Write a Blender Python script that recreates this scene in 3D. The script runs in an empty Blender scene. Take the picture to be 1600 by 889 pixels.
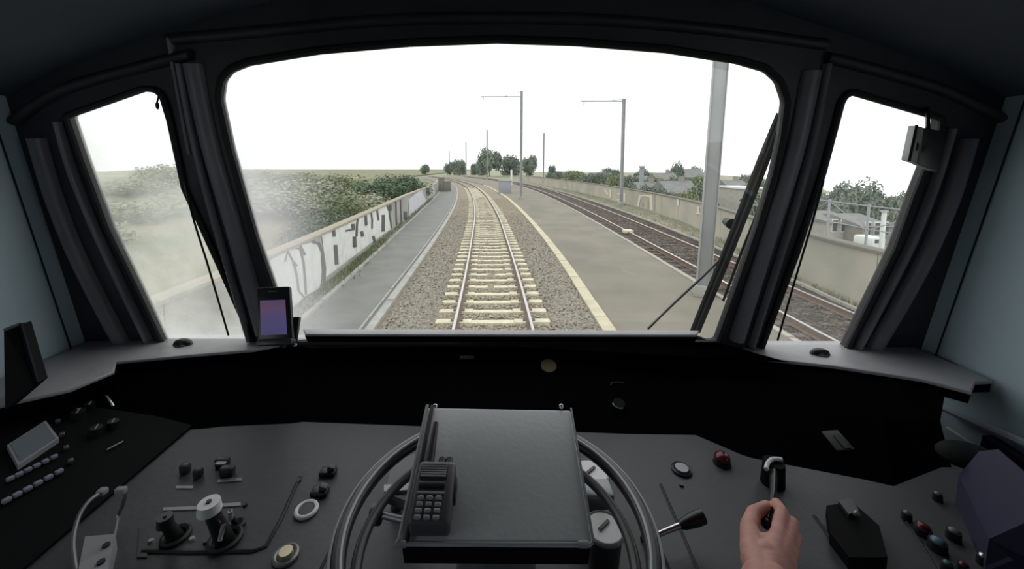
import bpy, bmesh, math, random
from mathutils import Vector, Matrix, geometry as mgeo
random.seed(7)
R = math.radians
C = bpy.context.scene.collection
S = bpy.context.scene

# ---------------------------------------------------------------- camera
F, PX, PY, EYE, PITCH = 608.0, 776.0, 317.0, 3.2, R(5.2)
cd = bpy.data.cameras.new('camera'); cam = bpy.data.objects.new('camera', cd); C.objects.link(cam)
cam.location = (0, 0, EYE); cam.rotation_euler = (R(90) - PITCH, 0, 0)
cd.sensor_fit = 'HORIZONTAL'; cd.sensor_width = 36; cd.lens = F / 1600 * 36
cd.shift_x = (800 - PX) / 1600; cd.shift_y = -(444.5 - PY) / 1600
cd.clip_start = .02; cd.clip_end = 3000
S.camera = cam

# ---------------------------------------------------------------- sky, exposure
W = bpy.data.worlds.new('overcast_sky'); S.world = W; W.use_nodes = True
wn = W.node_tree; wn.nodes.clear()
wo = wn.nodes.new('ShaderNodeOutputWorld'); wb = wn.nodes.new('ShaderNodeBackground')
tc = wn.nodes.new('ShaderNodeTexCoord'); mp = wn.nodes.new('ShaderNodeMapping'); mp.inputs['Scale'].default_value = (1, 1, 3)
nz = wn.nodes.new('ShaderNodeTexNoise'); nz.inputs['Scale'].default_value = 1.6; nz.inputs['Detail'].default_value = 4
cr = wn.nodes.new('ShaderNodeValToRGB')
cr.color_ramp.elements[0].position = .35; cr.color_ramp.elements[0].color = (.93, .97, 1.0, 1)
cr.color_ramp.elements[1].position = .6; cr.color_ramp.elements[1].color = (1, 1, 1, 1)
wn.links.new(tc.outputs['Generated'], mp.inputs[0]); wn.links.new(mp.outputs[0], nz.inputs['Vector'])
wn.links.new(nz.outputs['Fac'], cr.inputs[0]); wn.links.new(cr.outputs[0], wb.inputs['Color'])
wb.inputs['Strength'].default_value = 1.6
wn.links.new(wb.outputs[0], wo.inputs[0])
S.view_settings.view_transform = 'Standard'; S.view_settings.look = 'None'
S.view_settings.gamma = 1; S.view_settings.exposure = 0.0; S.view_settings.use_curve_mapping = False
S.cycles.use_denoising = True; S.cycles.max_bounces = 8; S.cycles.transparent_max_bounces = 16

# ---------------------------------------------------------------- pixel -> world
cp, sp = math.cos(PITCH), math.sin(PITCH)
E = Vector((0, 0, EYE))
def ray(px, py):
    return Vector((0, cp, -sp)) + Vector((1, 0, 0)) * ((px - PX) / F) + Vector((0, sp, cp)) * ((PY - py) / F)
def at(px, py, d): return E + ray(px, py) * d
def on_z(px, py, z): r = ray(px, py); return E + r * ((z - EYE) / r.z)
def on_y(px, py, y): r = ray(px, py); return E + r * (y / r.y)
def on_plane(px, py, p0, n): r = ray(px, py); return E + r * ((p0 - E).dot(n) / r.dot(n))

# ---------------------------------------------------------------- materials
M = {}
def mat(name, col, rough=.6, metal=0, col2=None, scale=8, detail=3, bump=0, bscale=None, spec=.5, emit=None, stretch=None, lo=.35, hi=.65, coord='Object'):
    m = bpy.data.materials.new(name); m.use_nodes = True; nt = m.node_tree; b = nt.nodes['Principled BSDF']
    b.inputs['Base Color'].default_value = (*col, 1); b.inputs['Roughness'].default_value = rough
    b.inputs['Metallic'].default_value = metal; b.inputs['Specular IOR Level'].default_value = spec
    t = nt.nodes.new('ShaderNodeTexCoord'); mpp = nt.nodes.new('ShaderNodeMapping')
    if stretch: mpp.inputs['Scale'].default_value = stretch
    nt.links.new(t.outputs[coord], mpp.inputs[0])
    if col2:
        n = nt.nodes.new('ShaderNodeTexNoise'); n.inputs['Scale'].default_value = scale; n.inputs['Detail'].default_value = detail
        r = nt.nodes.new('ShaderNodeValToRGB'); r.color_ramp.elements[0].position = lo; r.color_ramp.elements[1].position = hi
        r.color_ramp.elements[0].color = (*col, 1); r.color_ramp.elements[1].color = (*col2, 1)
        nt.links.new(mpp.outputs[0], n.inputs['Vector']); nt.links.new(n.outputs['Fac'], r.inputs[0]); nt.links.new(r.outputs[0], b.inputs['Base Color'])
    if bump:
        n2 = nt.nodes.new('ShaderNodeTexNoise'); n2.inputs['Scale'].default_value = bscale or scale * 4; n2.inputs['Detail'].default_value = 4
        bp = nt.nodes.new('ShaderNodeBump'); bp.inputs['Strength'].default_value = bump; bp.inputs['Distance'].default_value = .02
        nt.links.new(mpp.outputs[0], n2.inputs['Vector']); nt.links.new(n2.outputs['Fac'], bp.inputs['Height']); nt.links.new(bp.outputs[0], b.inputs['Normal'])
    if emit:
        b.inputs['Emission Color'].default_value = (*emit[0], 1); b.inputs['Emission Strength'].default_value = emit[1]
    M[name] = m; return m
def screen_mat(name, stops, strength, horiz=False):
    m = mat(name, (.01, .01, .015), .2); nt = m.node_tree; b = nt.nodes['Principled BSDF']
    t = nt.nodes.new('ShaderNodeTexCoord'); s = nt.nodes.new('ShaderNodeSeparateXYZ'); r = nt.nodes.new('ShaderNodeValToRGB')
    nt.links.new(t.outputs['Generated'], s.inputs[0]); nt.links.new(s.outputs[0 if horiz else 2], r.inputs[0])
    while len(r.color_ramp.elements) < len(stops): r.color_ramp.elements.new(.5)
    for e, (p, c) in zip(r.color_ramp.elements, stops): e.position = p; e.color = (*c, 1)
    nt.links.new(r.outputs[0], b.inputs['Emission Color']); b.inputs['Emission Strength'].default_value = strength
    return m
def glass_mat(name, dirt, scale=3, lo=.3, hi=.7, left_edge=None, col=(.9, .9, .88)):
    m = bpy.data.materials.new(name); m.use_nodes = True; nt = m.node_tree; nt.nodes.clear()
    out = nt.nodes.new('ShaderNodeOutputMaterial'); tr = nt.nodes.new('ShaderNodeBsdfTransparent'); gl = nt.nodes.new('ShaderNodeBsdfGlossy')
    gl.inputs['Roughness'].default_value = .02; tr.inputs[0].default_value = (.97, .98, .97, 1)
    m1 = nt.nodes.new('ShaderNodeMixShader'); m1.inputs[0].default_value = .04
    nt.links.new(tr.outputs[0], m1.inputs[1]); nt.links.new(gl.outputs[0], m1.inputs[2])
    tl = nt.nodes.new('ShaderNodeBsdfTranslucent'); tl.inputs[0].default_value = (*col, 1)
    m2 = nt.nodes.new('ShaderNodeMixShader')
    t = nt.nodes.new('ShaderNodeTexCoord'); n = nt.nodes.new('ShaderNodeTexNoise'); n.inputs['Scale'].default_value = scale; n.inputs['Detail'].default_value = 5
    nt.links.new(t.outputs['Object'], n.inputs['Vector'])
    mr = nt.nodes.new('ShaderNodeMapRange'); mr.inputs['From Min'].default_value = lo; mr.inputs['From Max'].default_value = hi
    mr.inputs['To Min'].default_value = dirt[0]; mr.inputs['To Max'].default_value = dirt[1]
    nt.links.new(n.outputs['Fac'], mr.inputs['Value'])
    fac = mr.outputs[0]
    if left_edge:   # a wet smear of road film on the pane's side, fading towards its middle
        s = nt.nodes.new('ShaderNodeSeparateXYZ'); nt.links.new(t.outputs['Object'], s.inputs[0])
        g = nt.nodes.new('ShaderNodeMapRange'); g.interpolation_type = 'SMOOTHSTEP'
        g.inputs['From Min'].default_value = left_edge[0]; g.inputs['From Max'].default_value = left_edge[1]
        g.inputs['To Min'].default_value = 1; g.inputs['To Max'].default_value = 0.02
        nt.links.new(s.outputs[0], g.inputs['Value'])
        mu = nt.nodes.new('ShaderNodeMath'); mu.operation = 'MULTIPLY'; nt.links.new(fac, mu.inputs[0]); nt.links.new(g.outputs[0], mu.inputs[1]); fac = mu.outputs[0]
    nt.links.new(fac, m2.inputs[0]); nt.links.new(m1.outputs[0], m2.inputs[1]); nt.links.new(tl.outputs[0], m2.inputs[2])
    nt.links.new(m2.outputs[0], out.inputs[0]); M[name] = m; return m

mat('frame_black', (.034, .032, .040), .45, col2=(.044, .041, .050), scale=6, bump=.05)
mat('trim_highlight', (.21, .20, .225), .36, col2=(.25, .235, .26), scale=5)  # pillar highlights put into the base colour of the raised strips
mat('rubber', (.012, .012, .013), .6)
mat('ceiling_navy', (.075, .09, .12), .8, col2=(.085, .10, .13), scale=3)
mat('wall_blue', (.50, .63, .70), .6, col2=(.53, .66, .73), scale=2)
mat('wall_trim', (.55, .62, .68), .45)
mat('shelf_grey', (.34, .33, .35), .40, col2=(.39, .38, .40), scale=9, bump=.06, bscale=60)
mat('fascia_black', (.003, .0026, .003), .9, spec=.0)
mat('console_black', (.005, .005, .006), .7, spec=.1)
mat('desk_grey', (.048, .048, .055), .5, col2=(.060, .060, .067), scale=5, bump=.05, bscale=80)
mat('groove_black', (.006, .006, .008), .6)
mat('plastic_black', (.014, .014, .016), .35)
mat('plastic_dark', (.03, .03, .034), .4)
mat('floor_dark', (.03, .03, .03), .8)
mat('case_grey', (.54, .56, .57), .32, col2=(.57, .59, .60), scale=6, bump=.03, bscale=120)
mat('chrome', (.65, .65, .66), .22, 1)
mat('brass', (.55, .5, .36), .35, 1)
mat('steel_grey', (.22, .23, .24), .4, .6)
mat('dial_white', (.78, .79, .79), .45)
mat('radio_grey', (.085, .085, .095), .42)
mat('key_grey', (.33, .33, .35), .45)
mat('key_light', (.28, .27, .36), .4)
mat('red_button', (.10, .003, .012), .25)
mat('green_button', (.02, .12, .07), .3)
mat('blue_lamp', (.10, .17, .24), .25)
mat('white_lamp', (.13, .13, .12), .25)
mat('purple_panel', (.030, .030, .062), .6, col2=(.036, .034, .068), scale=3, spec=.2)
mat('navy_panel', (.006, .006, .022), .6, spec=.2)
mat('yellow_mark', (.07, .05, .008), .6)
mat('grey_mark', (.035, .035, .032), .6)
mat('skin', (.50, .235, .20), .5, col2=(.60, .30, .25), scale=30, bump=.08, bscale=250, spec=.4)
M['skin'].node_tree.nodes['Principled BSDF'].inputs['Subsurface Weight'].default_value = .08
M['skin'].node_tree.nodes['Principled BSDF'].inputs['Subsurface Radius'].default_value = (.01, .004, .002)
mat('nail', (.66, .42, .36), .3)
mat('sleeve', (.02, .022, .035), .8)
screen_mat('phone_screen', [(0, (.13, .12, .30)), (.45, (.16, .13, .33)), (.75, (.22, .13, .26)), (1, (.16, .13, .24))], .42)
mat('console_screen', (.05, .06, .07), .25, emit=((.30, .36, .40), .10))
mat('console_bezel', (.36, .36, .40), .4)
glass_mat('windscreen_glass', (.16, .48), 3, .3, .7, left_edge=(-.78, -.44), col=(.80, .79, .80))
glass_mat('side_glass_smeared', (.06, .50), 4.0, .35, .68, col=(.80, .81, .77))
glass_mat('side_glass_clear', (.0, .05), 3)
# outdoors
mat('asphalt', (.195, .195, .183), .9, col2=(.235, .23, .215), scale=1.2, bump=.3, bscale=30)
mat('platform', (.195, .178, .142), .9, col2=(.255, .23, .185), scale=.5, detail=5, bump=.3, bscale=30)
mat('ballast_soil', (.21, .175, .125), .95, col2=(.34, .29, .22), scale=4, detail=6, bump=.6, bscale=25)
mat('ballast_dark', (.075, .06, .052), .95, col2=(.125, .10, .085), scale=4, detail=6, bump=.6, bscale=25)
mat('stone_a', (.27, .225, .16), .9, col2=(.48, .42, .33), scale=9, detail=2)
mat('stone_b', (.36, .34, .29), .9, col2=(.22, .19, .15), scale=14, detail=2)
mat('stone_dark', (.075, .06, .052), .9, col2=(.15, .12, .10), scale=9)
mat('sleeper_concrete', (.62, .58, .42), .85, col2=(.74, .70, .52), scale=5, detail=4, bump=.2, bscale=40)
mat('sleeper_dark', (.12, .10, .085), .9, col2=(.17, .14, .12), scale=5)
mat('rail_rust', (.16, .11, .085), .8, col2=(.22, .16, .12), scale=8)
mat('rail_top', (.58, .56, .56), .35, .6)
mat('kerb_grey', (.34, .335, .31), .9, col2=(.42, .41, .38), scale=3, detail=4, bump=.3, bscale=30)
mat('kerb_cream', (.52, .46, .33), .9, col2=(.62, .56, .41), scale=3, detail=4, bump=.3)
mat('edge_pale', (.42, .38, .33), .9)
mat('wall_concrete', (.42, .41, .38), .9, col2=(.33, .32, .29), scale=1.4, detail=5, bump=.3, bscale=12)
mat('wall_beige', (.50, .455, .37), .9, col2=(.36, .35, .29), scale=.5, detail=5, bump=.3, bscale=12)
mat('coping_brown', (.40, .33, .25), .85, col2=(.32, .30, .24), scale=2)
mat('coping_dark', (.18, .17, .145), .85)
mat('paint_white', (.78, .79, .75), .7, col2=(.66, .67, .64), scale=3, detail=5)
mat('paint_lilac', (.64, .62, .70), .7, col2=(.55, .55, .58), scale=2)
mat('paint_black', (.09, .09, .08), .7)
mat('paint_cream', (.68, .63, .50), .7)
mat('paint_grey', (.36, .35, .33), .7)
mat('verge', (.22, .215, .15), .95, col2=(.33, .30, .235), scale=1.2, detail=6, bump=.5, bscale=12)
mat('meadow', (.24, .255, .155), .95, col2=(.36, .345, .26), scale=.25, detail=8, bump=.5, bscale=3)
mat('bank', (.11, .145, .06), .95, col2=(.32, .27, .18), scale=.35, detail=8, bump=.6, bscale=5)
mat('leaf_dark', (.055, .095, .045), .7, col2=(.10, .15, .075), scale=2)
mat('leaf_mid', (.15, .19, .085), .7, col2=(.24, .27, .14), scale=2)
mat('leaf_pale', (.27, .30, .20), .8, col2=(.38, .38, .28), scale=2)
mat('leaf_far', (.13, .17, .125), .8, col2=(.20, .235, .18), scale=1)  # leaf tone lightened to carry the haze of distance
mat('bark', (.09, .07, .05), .9)
mat('mast_grey', (.30, .31, .31), .6, col2=(.36, .37, .37), scale=2)
mat('column_dark', (.25, .255, .255), .65, col2=(.30, .305, .305), scale=3, stretch=(1, 1, .3))
mat('brick_grey', (.27, .25, .225), .9, col2=(.33, .31, .28), scale=2)
mat('brick_pale', (.42, .40, .36), .9, col2=(.5, .48, .44), scale=2)
mat('roof_grey', (.19, .19, .185), .85, col2=(.25, .245, .23), scale=2)
mat('roof_white', (.75, .77, .76), .7)
mat('house_glass', (.06, .07, .08), .2)
mat('white_metal', (.72, .74, .74), .5)
mat('fence_grey', (.32, .33, .36), .6)

# ---------------------------------------------------------------- mesh builder
WLOC = {}   # world location of things and parts (all unrotated when built in world coordinates)
class MB:
    def __init__(s): s.bm = bmesh.new()
    def quad(s, pts):
        vs = [s.bm.verts.new(p) for p in pts]; s.bm.faces.new(vs); return s
    def box(s, c, size, rot=None, bev=0, seg=2):
        mtx = Matrix.Translation(Vector(c)) @ (rot.to_4x4() if rot else Matrix.Identity(4)) @ Matrix.Diagonal((*size, 1))
        r = bmesh.ops.create_cube(s.bm, size=1, matrix=mtx)
        if bev:
            es = list({e for v in r['verts'] for e in v.link_edges})
            bmesh.ops.bevel(s.bm, geom=es, offset=bev, segments=seg, affect='EDGES', profile=.5)
        return s
    def cyl(s, p0, p1, r0, r1=None, n=16, caps=True):
        p0, p1 = Vector(p0), Vector(p1); r1 = r0 if r1 is None else r1
        d = (p1 - p0); q = d.to_track_quat('Z', 'Y').to_matrix().to_4x4()
        bmesh.ops.create_cone(s.bm, cap_ends=caps, segments=n, radius1=r0, radius2=max(r1, 1e-5), depth=d.length, matrix=Matrix.Translation((p0 + p1) / 2) @ q)
        return s
    def ball(s, c, r, n=12, sc=(1, 1, 1), rot=None):
        mtx = Matrix.Translation(Vector(c)) @ (rot.to_4x4() if rot else Matrix.Identity(4)) @ Matrix.Diagonal((*sc, 1))
        bmesh.ops.create_uvsphere(s.bm, u_segments=n, v_segments=max(6, n // 2 + 2), radius=r, matrix=mtx); return s
    def tube(s, pts, r, n=8, closed=False, rs=None, flat=None):
        pts = [Vector(p) for p in pts]; N = len(pts); rings = []; up = None
        for i, p in enumerate(pts):
            if closed: t = pts[(i + 1) % N] - pts[i - 1]
            else: t = pts[min(i + 1, N - 1)] - pts[max(i - 1, 0)]
            t.normalize()
            if up is None:
                up = Vector((0, 0, 1)) if abs(t.z) < .9 else Vector((0, 1, 0))
            a = (up - t * up.dot(t)).normalized(); up = a; b = t.cross(a)
            rr = rs[i] if rs else r; fl = flat or 1
            rings.append([s.bm.verts.new(p + (a * math.cos(k * 2 * math.pi / n) * fl + b * math.sin(k * 2 * math.pi / n)) * rr) for k in range(n)])
        for i in range(N if closed else N - 1):
            A, B = rings[i], rings[(i + 1) % N]
            for k in range(n): s.bm.faces.new((A[k], A[(k + 1) % n], B[(k + 1) % n], B[k]))
        if not closed: s.bm.faces.new(rings[0][::-1]); s.bm.faces.new(rings[-1])
        return s
    def prism(s, pts, off):
        off = Vector(off); n = len(pts)
        a = [s.bm.verts.new(Vector(p)) for p in pts]; b = [s.bm.verts.new(Vector(p) + off) for p in pts]
        s.bm.faces.new(a); s.bm.faces.new(b[::-1])
        for i in range(n): s.bm.faces.new((a[i], b[i], b[(i + 1) % n], a[(i + 1) % n]))
        return s
    def torus(s, c, Rm, r, axis=(0, 0, 1), N=96, n=12, flat=None):
        q = Vector(axis).to_track_quat('Z', 'Y').to_matrix(); c = Vector(c)
        return s.tube([c + q @ Vector((math.cos(a) * Rm, math.sin(a) * Rm, 0)) for a in [2 * math.pi * i / N for i in range(N)]], r, n, True, flat=flat)
    def data(s, name, m, smooth=None):
        bmesh.ops.recalc_face_normals(s.bm, faces=s.bm.faces)
        me = bpy.data.meshes.new(name); s.bm.to_mesh(me); s.bm.free()
        me.materials.append(M[m] if isinstance(m, str) else m)
        if smooth: me.polygons.foreach_set('use_smooth', [True] * len(me.polygons)); me.set_sharp_from_angle(angle=R(smooth if smooth > 1 else 40))
        return me
    def build(s, name, m, parent=None, smooth=40, origin=None, local=False, **kw):
        me = s.data(name, m, smooth)
        o = bpy.data.objects.new(name, me); C.objects.link(o)
        if parent:
            o.parent = parent
            if not local:
                w = WLOC[parent.name]; me.transform(Matrix.Translation(-w)); WLOC[o.name] = w
        else:
            if origin is None and not local:
                zs = [v.co for v in me.vertices]; origin = sum(zs, Vector()) / len(zs); origin.z = min(v.z for v in zs)
            if local: origin = Vector((0, 0, 0))
            origin = Vector(origin)
            me.transform(Matrix.Translation(-origin)); o.location = origin; WLOC[o.name] = origin
        tag(o, **kw); return o
def tag(o, label=None, cat=None, group=None, kind=None):
    if label: o['label'] = label
    if cat: o['category'] = cat
    if group: o['group'] = group
    if kind: o['kind'] = kind
    return o
def thing(name, loc, label, cat, group=None, kind=None, rz=0):
    o = bpy.data.objects.new(name, None); C.objects.link(o); o.location = loc; o.rotation_euler.z = rz
    o.empty_display_size = .1; WLOC[o.name] = Vector(loc); return tag(o, label, cat, group, kind)
def inst(name, me, parent=None, loc=(0, 0, 0), rot=(0, 0, 0), sc=(1, 1, 1), **kw):
    o = bpy.data.objects.new(name, me); C.objects.link(o); o.parent = parent; o.location = loc; o.rotation_euler = rot; o.scale = sc
    return tag(o, **kw)
def copy_tree(o, parent=None):
    c = o.copy(); C.objects.link(c); c.parent = parent
    for ch in list(o.children): copy_tree(ch, c)
    return c
def smooth_pts(pts, k=6, closed=False):
    pts = [Vector(p) for p in pts]; n = len(pts); out = []
    for i in range(n if closed else n - 1):
        g = (lambda j: pts[j % n]) if closed else (lambda j: pts[max(0, min(n - 1, j))])
        p0, p1, p2, p3 = g(i - 1), g(i), g(i + 1), g(i + 2)
        for j in range(k):
            t = j / k
            out.append(.5 * ((2 * p1) + (p2 - p0) * t + (2 * p0 - 5 * p1 + 4 * p2 - p3) * t * t + (3 * p1 - p0 - 3 * p2 + p3) * t ** 3))
    if not closed: out.append(pts[-1])
    return out

# ================================================================= OUTDOORS: paths as X(Y)
def curve_fn(pts):
    ys = [p[0] for p in pts]; xs = [p[1] for p in pts]; n = len(pts)
    ms = [0] * n
    for i in range(n):
        a, b = max(0, i - 1), min(n - 1, i + 1); ms[i] = (xs[b] - xs[a]) / (ys[b] - ys[a])
    def f(y):
        if y <= ys[0]: return xs[0]
        if y >= ys[-1]: return xs[-1] + ms[-1] * (y - ys[-1])
        for i in range(n - 1):
            if y <= ys[i + 1]:
                h = ys[i + 1] - ys[i]; t = (y - ys[i]) / h
                return ((2 * t ** 3 - 3 * t ** 2 + 1) * xs[i] + (t ** 3 - 2 * t ** 2 + t) * h * ms[i] + (-2 * t ** 3 + 3 * t ** 2) * xs[i + 1] + (t ** 3 - t ** 2) * h * ms[i + 1])
    return f
Xm = curve_fn([(-10, -.05), (5, -.05), (10, -.12), (16, -.3), (25, -.66), (40, -1.7), (55, -3.2), (68, -4.9), (84, -7.9), (110, -14.5), (145, -26)])
Xlk = curve_fn([(-10, -2.35), (4, -2.4), (8, -2.5), (14, -2.65), (21, -2.9), (30, -3.35), (40, -4.1), (55, -5.6), (68, -7.3), (84, -10.4), (110, -17), (145, -28.5)])
Xlw = curve_fn([(-10, -4.4), (5, -4.4), (9, -4.57), (14, -4.9), (20, -5.35), (27, -5.85), (46, -7.4), (60, -9.1), (84, -13.2), (110, -20), (145, -31.5)])
Xrk = curve_fn([(-10, 2.2), (5, 2.2), (8, 2.2), (12, 2.26), (18, 2.2), (28, 1.85), (42, 1.0), (55, -.3), (68, -2), (84, -5), (110, -11.6), (145, -23)])
Xpe = curve_fn([(-10, 5.55), (8, 5.5), (12.5, 5.6), (20, 5.75), (30, 5.8), (42, 5.6), (54, 5.1), (68, 3.8), (84, 1.4), (110, -4.5), (145, -15)])
X2 = curve_fn([(-10, 6.75), (6, 6.85), (12, 7.0), (20, 7.2), (30, 7.3), (42, 7.1), (54, 6.6), (68, 5.5), (84, 3.2), (110, -2.6), (145, -13)])
Xv = curve_fn([(-10, 7.9), (6, 7.95), (12, 8.6), (20, 9.1), (30, 9.3), (45, 9.0), (65, 7.6), (84, 5.2), (110, -.5), (145, -11)])
Xrw = curve_fn([(-10, 8.35), (8, 8.45), (11, 8.75), (20, 10.6), (30, 11.4), (45, 11.0), (65, 9.2), (84, 6.8), (110, 1.2), (145, -9)])
def ysteps(y0, y1, k=.09, mn=.6):
    ys = [y0]
    while ys[-1] < y1: ys.append(min(y1, ys[-1] + max(mn, k * max(ys[-1], 0))))
    return ys
def profile(mb, fx, prof, ys, close=True):
    """sweep a cross profile [(dx, z)] along x = fx(y)"""
    rings = []
    for y in ys:
        s = (fx(y + .5) - fx(y - .5)); nx, ny = 1 / math.hypot(1, s), -s / math.hypot(1, s)
        rings.append([mb.bm.verts.new((fx(y) + d * nx, y + d * ny, z)) for d, z in prof])
    n = len(prof)
    for a, b in zip(rings, rings[1:]):
        for k in range(n if close else n - 1): mb.bm.faces.new((a[k], a[(k + 1) % n], b[(k + 1) % n], b[k]))
    if close: mb.bm.faces.new(rings[0][::-1]); mb.bm.faces.new(rings[-1])
    return mb
def strip(name, fa, fb, z, m, y0=-10, y1=140, nx=4, jit=0, **kw):
    mb = MB(); rows = []
    for y in ysteps(y0, y1, .04, .5):
        rows.append([mb.bm.verts.new((fa(y) + (fb(y) - fa(y)) * i / nx, y, z + (random.uniform(-jit, jit) if 0 < i < nx else 0))) for i in range(nx + 1)])
    for a, b in zip(rows, rows[1:]):
        for i in range(nx): mb.bm.faces.new((a[i], a[i + 1], b[i + 1], b[i]))
    return mb.build(name, m, smooth=60, kind='structure', local=True, **kw)
strip('ground_path', lambda y: Xlw(y) - .1, Xlk, 0, 'asphalt')
strip('ground_ballast', Xlk, Xrk, -.03, 'ballast_soil', nx=10, jit=.02)
strip('ground_platform', Xrk, Xpe, 0.02, 'platform')
strip('ground_ballast_far', Xpe, Xv, -.08, 'ballast_dark', nx=8, jit=.02)
strip('ground_verge', Xv, lambda y: Xrw(y) + .1, -.02, 'verge', nx=5, jit=.05)

# terrain around the viaduct
def fbm(x, y): return math.sin(x * .31 + 1.3 * math.sin(y * .17)) * .5 + math.sin(y * .43 + x * .21) * .3 + math.sin(x * 1.1 + y * .9) * .12
mb = MB(); grid = []
for y in ysteps(-12, 620, .08, 1.2):
    row = []
    base = Xlw(min(y, 145)) - .15
    for k in range(26):
        d = .0 + (k / 25) ** 2.0 * (30 + max(y, 0) * .8)
        h = -.05 + min(1.0, d / 5) * (.9 + .4 * fbm(d, y)) + min(1.4, max(0, d - 5) * .10)
        if y > 60: h *= max(.1, 1 - (y - 60) / 80)
        row.append(mb.bm.verts.new((base - d, y, h)))
    grid.append(row)
for a, b in zip(grid, grid[1:]):
    for i in range(25): mb.bm.faces.new((a[i], a[i + 1], b[i + 1], b[i]))
mb.build('ground_bank', 'bank', kind='structure', local=True, smooth=60)
mb = MB(); grid = []
for k in range(40):
    a = R(-30 + 118 * k / 39)     # bearing to the right of straight ahead
    t = min(1, max(0, (math.degrees(a) - 22) / 20))
    Rm = 620 * (1 - t) + 112 * t
    row = []
    for j in range(22):
        r = 3 + (Rm - 3) * (j / 21) ** 2.2
        x, y = math.sin(a) * r, math.cos(a) * r
        e = x - Xrw(min(y, 145))
        z = -.3 if e < 1 else max(-4.0, -.3 - (e - 1) * .6)
        if y > 145: z = max(z, -.3) if e < 30 else z
        row.append(mb.bm.verts.new((x, y - 2, z + (.15 * fbm(x * .3, y * .3) if z < -.5 else 0))))
    grid.append(row)
for a, b in zip(grid, grid[1:]):
    for i in range(21): mb.bm.faces.new((a[i], a[i + 1], b[i + 1], b[i]))
mb.build('ground_meadow', 'meadow', kind='structure', local=True, smooth=60)

# ---------------------------------------------------------------- tracks
RAIL = [(-.065, 0), (.065, 0), (.065, .012), (.012, .03), (.012, .105), (.034, .118), (.034, .15), (-.034, .15), (-.034, .118), (-.012, .105), (-.012, .03), (-.065, .012)]
def railway(fx, y0, y1, sl_y1, zoff, msl, mtop, label, n_label):
    t = thing('railway_track', (fx(5), 5, zoff), label, 'railway')
    for s in (-1, 1):
        f = lambda y, s=s: fx(y) + s * .755
        rl = profile(MB(), f, [(d, z + zoff) for d, z in RAIL], ysteps(y0, y1, .04, .5)).build('rail', 'rail_rust', t, smooth=30)
        profile(MB(), f, [(-.030, .150 + zoff), (.030, .150 + zoff), (.024, .158 + zoff), (-.024, .158 + zoff)], ysteps(y0, y1, .04, .5)).build('running_surface', mtop, rl, smooth=30)
    m = MB()
    for sx in (-1, 1):   # concrete sleeper: two raised rail seats, waisted middle
        m.prism([(sx * 1.2, -.12, -.16), (sx * 1.2, .12, -.16), (sx * 1.2, .10, 0), (sx * 1.2, -.10, 0)][::sx], (-sx * .75, 0, 0))
    m.prism([(-.46, -.10, -.16), (-.46, .10, -.16), (-.46, .085, -.02), (-.46, -.085, -.02)], (.92, 0, 0))
    me = m.data('sleeper', msl)
    ce = MB().box((0, 0, .015), (.05, .09, .03)).data('rail_clip', 'rail_rust')
    y = y0 + .3; n = 0
    while y < sl_y1:
        s = math.atan2(fx(y + .5) - fx(y - .5), 1)
        p = inst('sleeper', me, t, Vector((fx(y), y, zoff + .002 + random.uniform(-.004, .004))) - t.location, (0, 0, -s))
        if 5 < y < 13:
            for u_ in (-.855, -.655, .655, .855): inst('rail_clip', ce, p, (u_, 0, 0))
        y += .6 * 1.0; n += 1
    return t
railway(Xm, 1.6, 138, 62, 0, 'sleeper_concrete', 'rail_top', 'nearer railway track on pale concrete sleepers curving away between the two kerbs', 0)
railway(X2, 1.6, 138, 62, -.05, 'sleeper_dark', 'rail_top', 'farther railway track on dark brown ballast beyond the paved platform', 0)

# loose ballast stones: joined, nobody could count them
def stones(name, m, spots, smin, smax, label, parent=None):
    verts, faces = [], []
    ico = [(0, 0, 1), (.9, 0, .3), (.28, .85, .3), (-.72, .53, .3), (-.72, -.53, .3), (.28, -.85, .3), (.7, .5, -.4), (-.27, .85, -.4), (-.9, 0, -.4), (-.27, -.85, -.4), (.7, -.5, -.4)]
    fc = [(0, 1, 2), (0, 2, 3), (0, 3, 4), (0, 4, 5), (0, 5, 1), (1, 6, 2), (2, 6, 7), (2, 7, 3), (3, 7, 8), (3, 8, 4), (4, 8, 9), (4, 9, 5), (5, 9, 10), (5, 10, 1), (1, 10, 6)]
    for x, y, z in spots:
        b = len(verts); s = random.uniform(smin, smax); a = random.uniform(0, 6.28); ca, sa = math.cos(a), math.sin(a)
        fx, fy, fz = s * random.uniform(.7, 1.3), s * random.uniform(.6, 1.1), s * random.uniform(.5, .9)
        for vx, vy, vz in ico:
            vx *= fx * random.uniform(.8, 1.2); vy *= fy; vz *= fz
            verts.append((x + vx * ca - vy * sa, y + vx * sa + vy * ca, z + vz))
        faces += [tuple(i + b for i in f) for f in fc]
    me = bpy.data.meshes.new(name); me.from_pydata(verts, [], faces); me.materials.append(M[m])
    o = bpy.data.objects.new(name, me); C.objects.link(o); tag(o, label, 'gravel', kind='stuff')
def spots(fa, fb, n, y0, y1, z, avoid=None):
    out = []
    while len(out) < n:
        y = y0 * (y1 / y0) ** (random.random() ** 1.0); x = random.uniform(fa(y), fb(y))
        if avoid and avoid(x, y): continue
        out.append((x, y, z + random.uniform(-.01, .015)))
    return out
onrail = lambda x, y: abs(abs(x - Xm(y)) - .755) < .06 or (abs(x - Xm(y)) < 1.22 and ((y - 1.9 + .3) % .6) < .46 and ((y - 1.9 + .3) % .6) > .14)
stones('ballast_gravel', 'stone_a', spots(lambda y: Xlk(y) + .3, lambda y: Xrk(y) - .15, 26000, 4.5, 40, -.015, onrail), .018, .04, 'sandy ballast stones spread around the pale sleepers of the nearer track')
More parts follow.
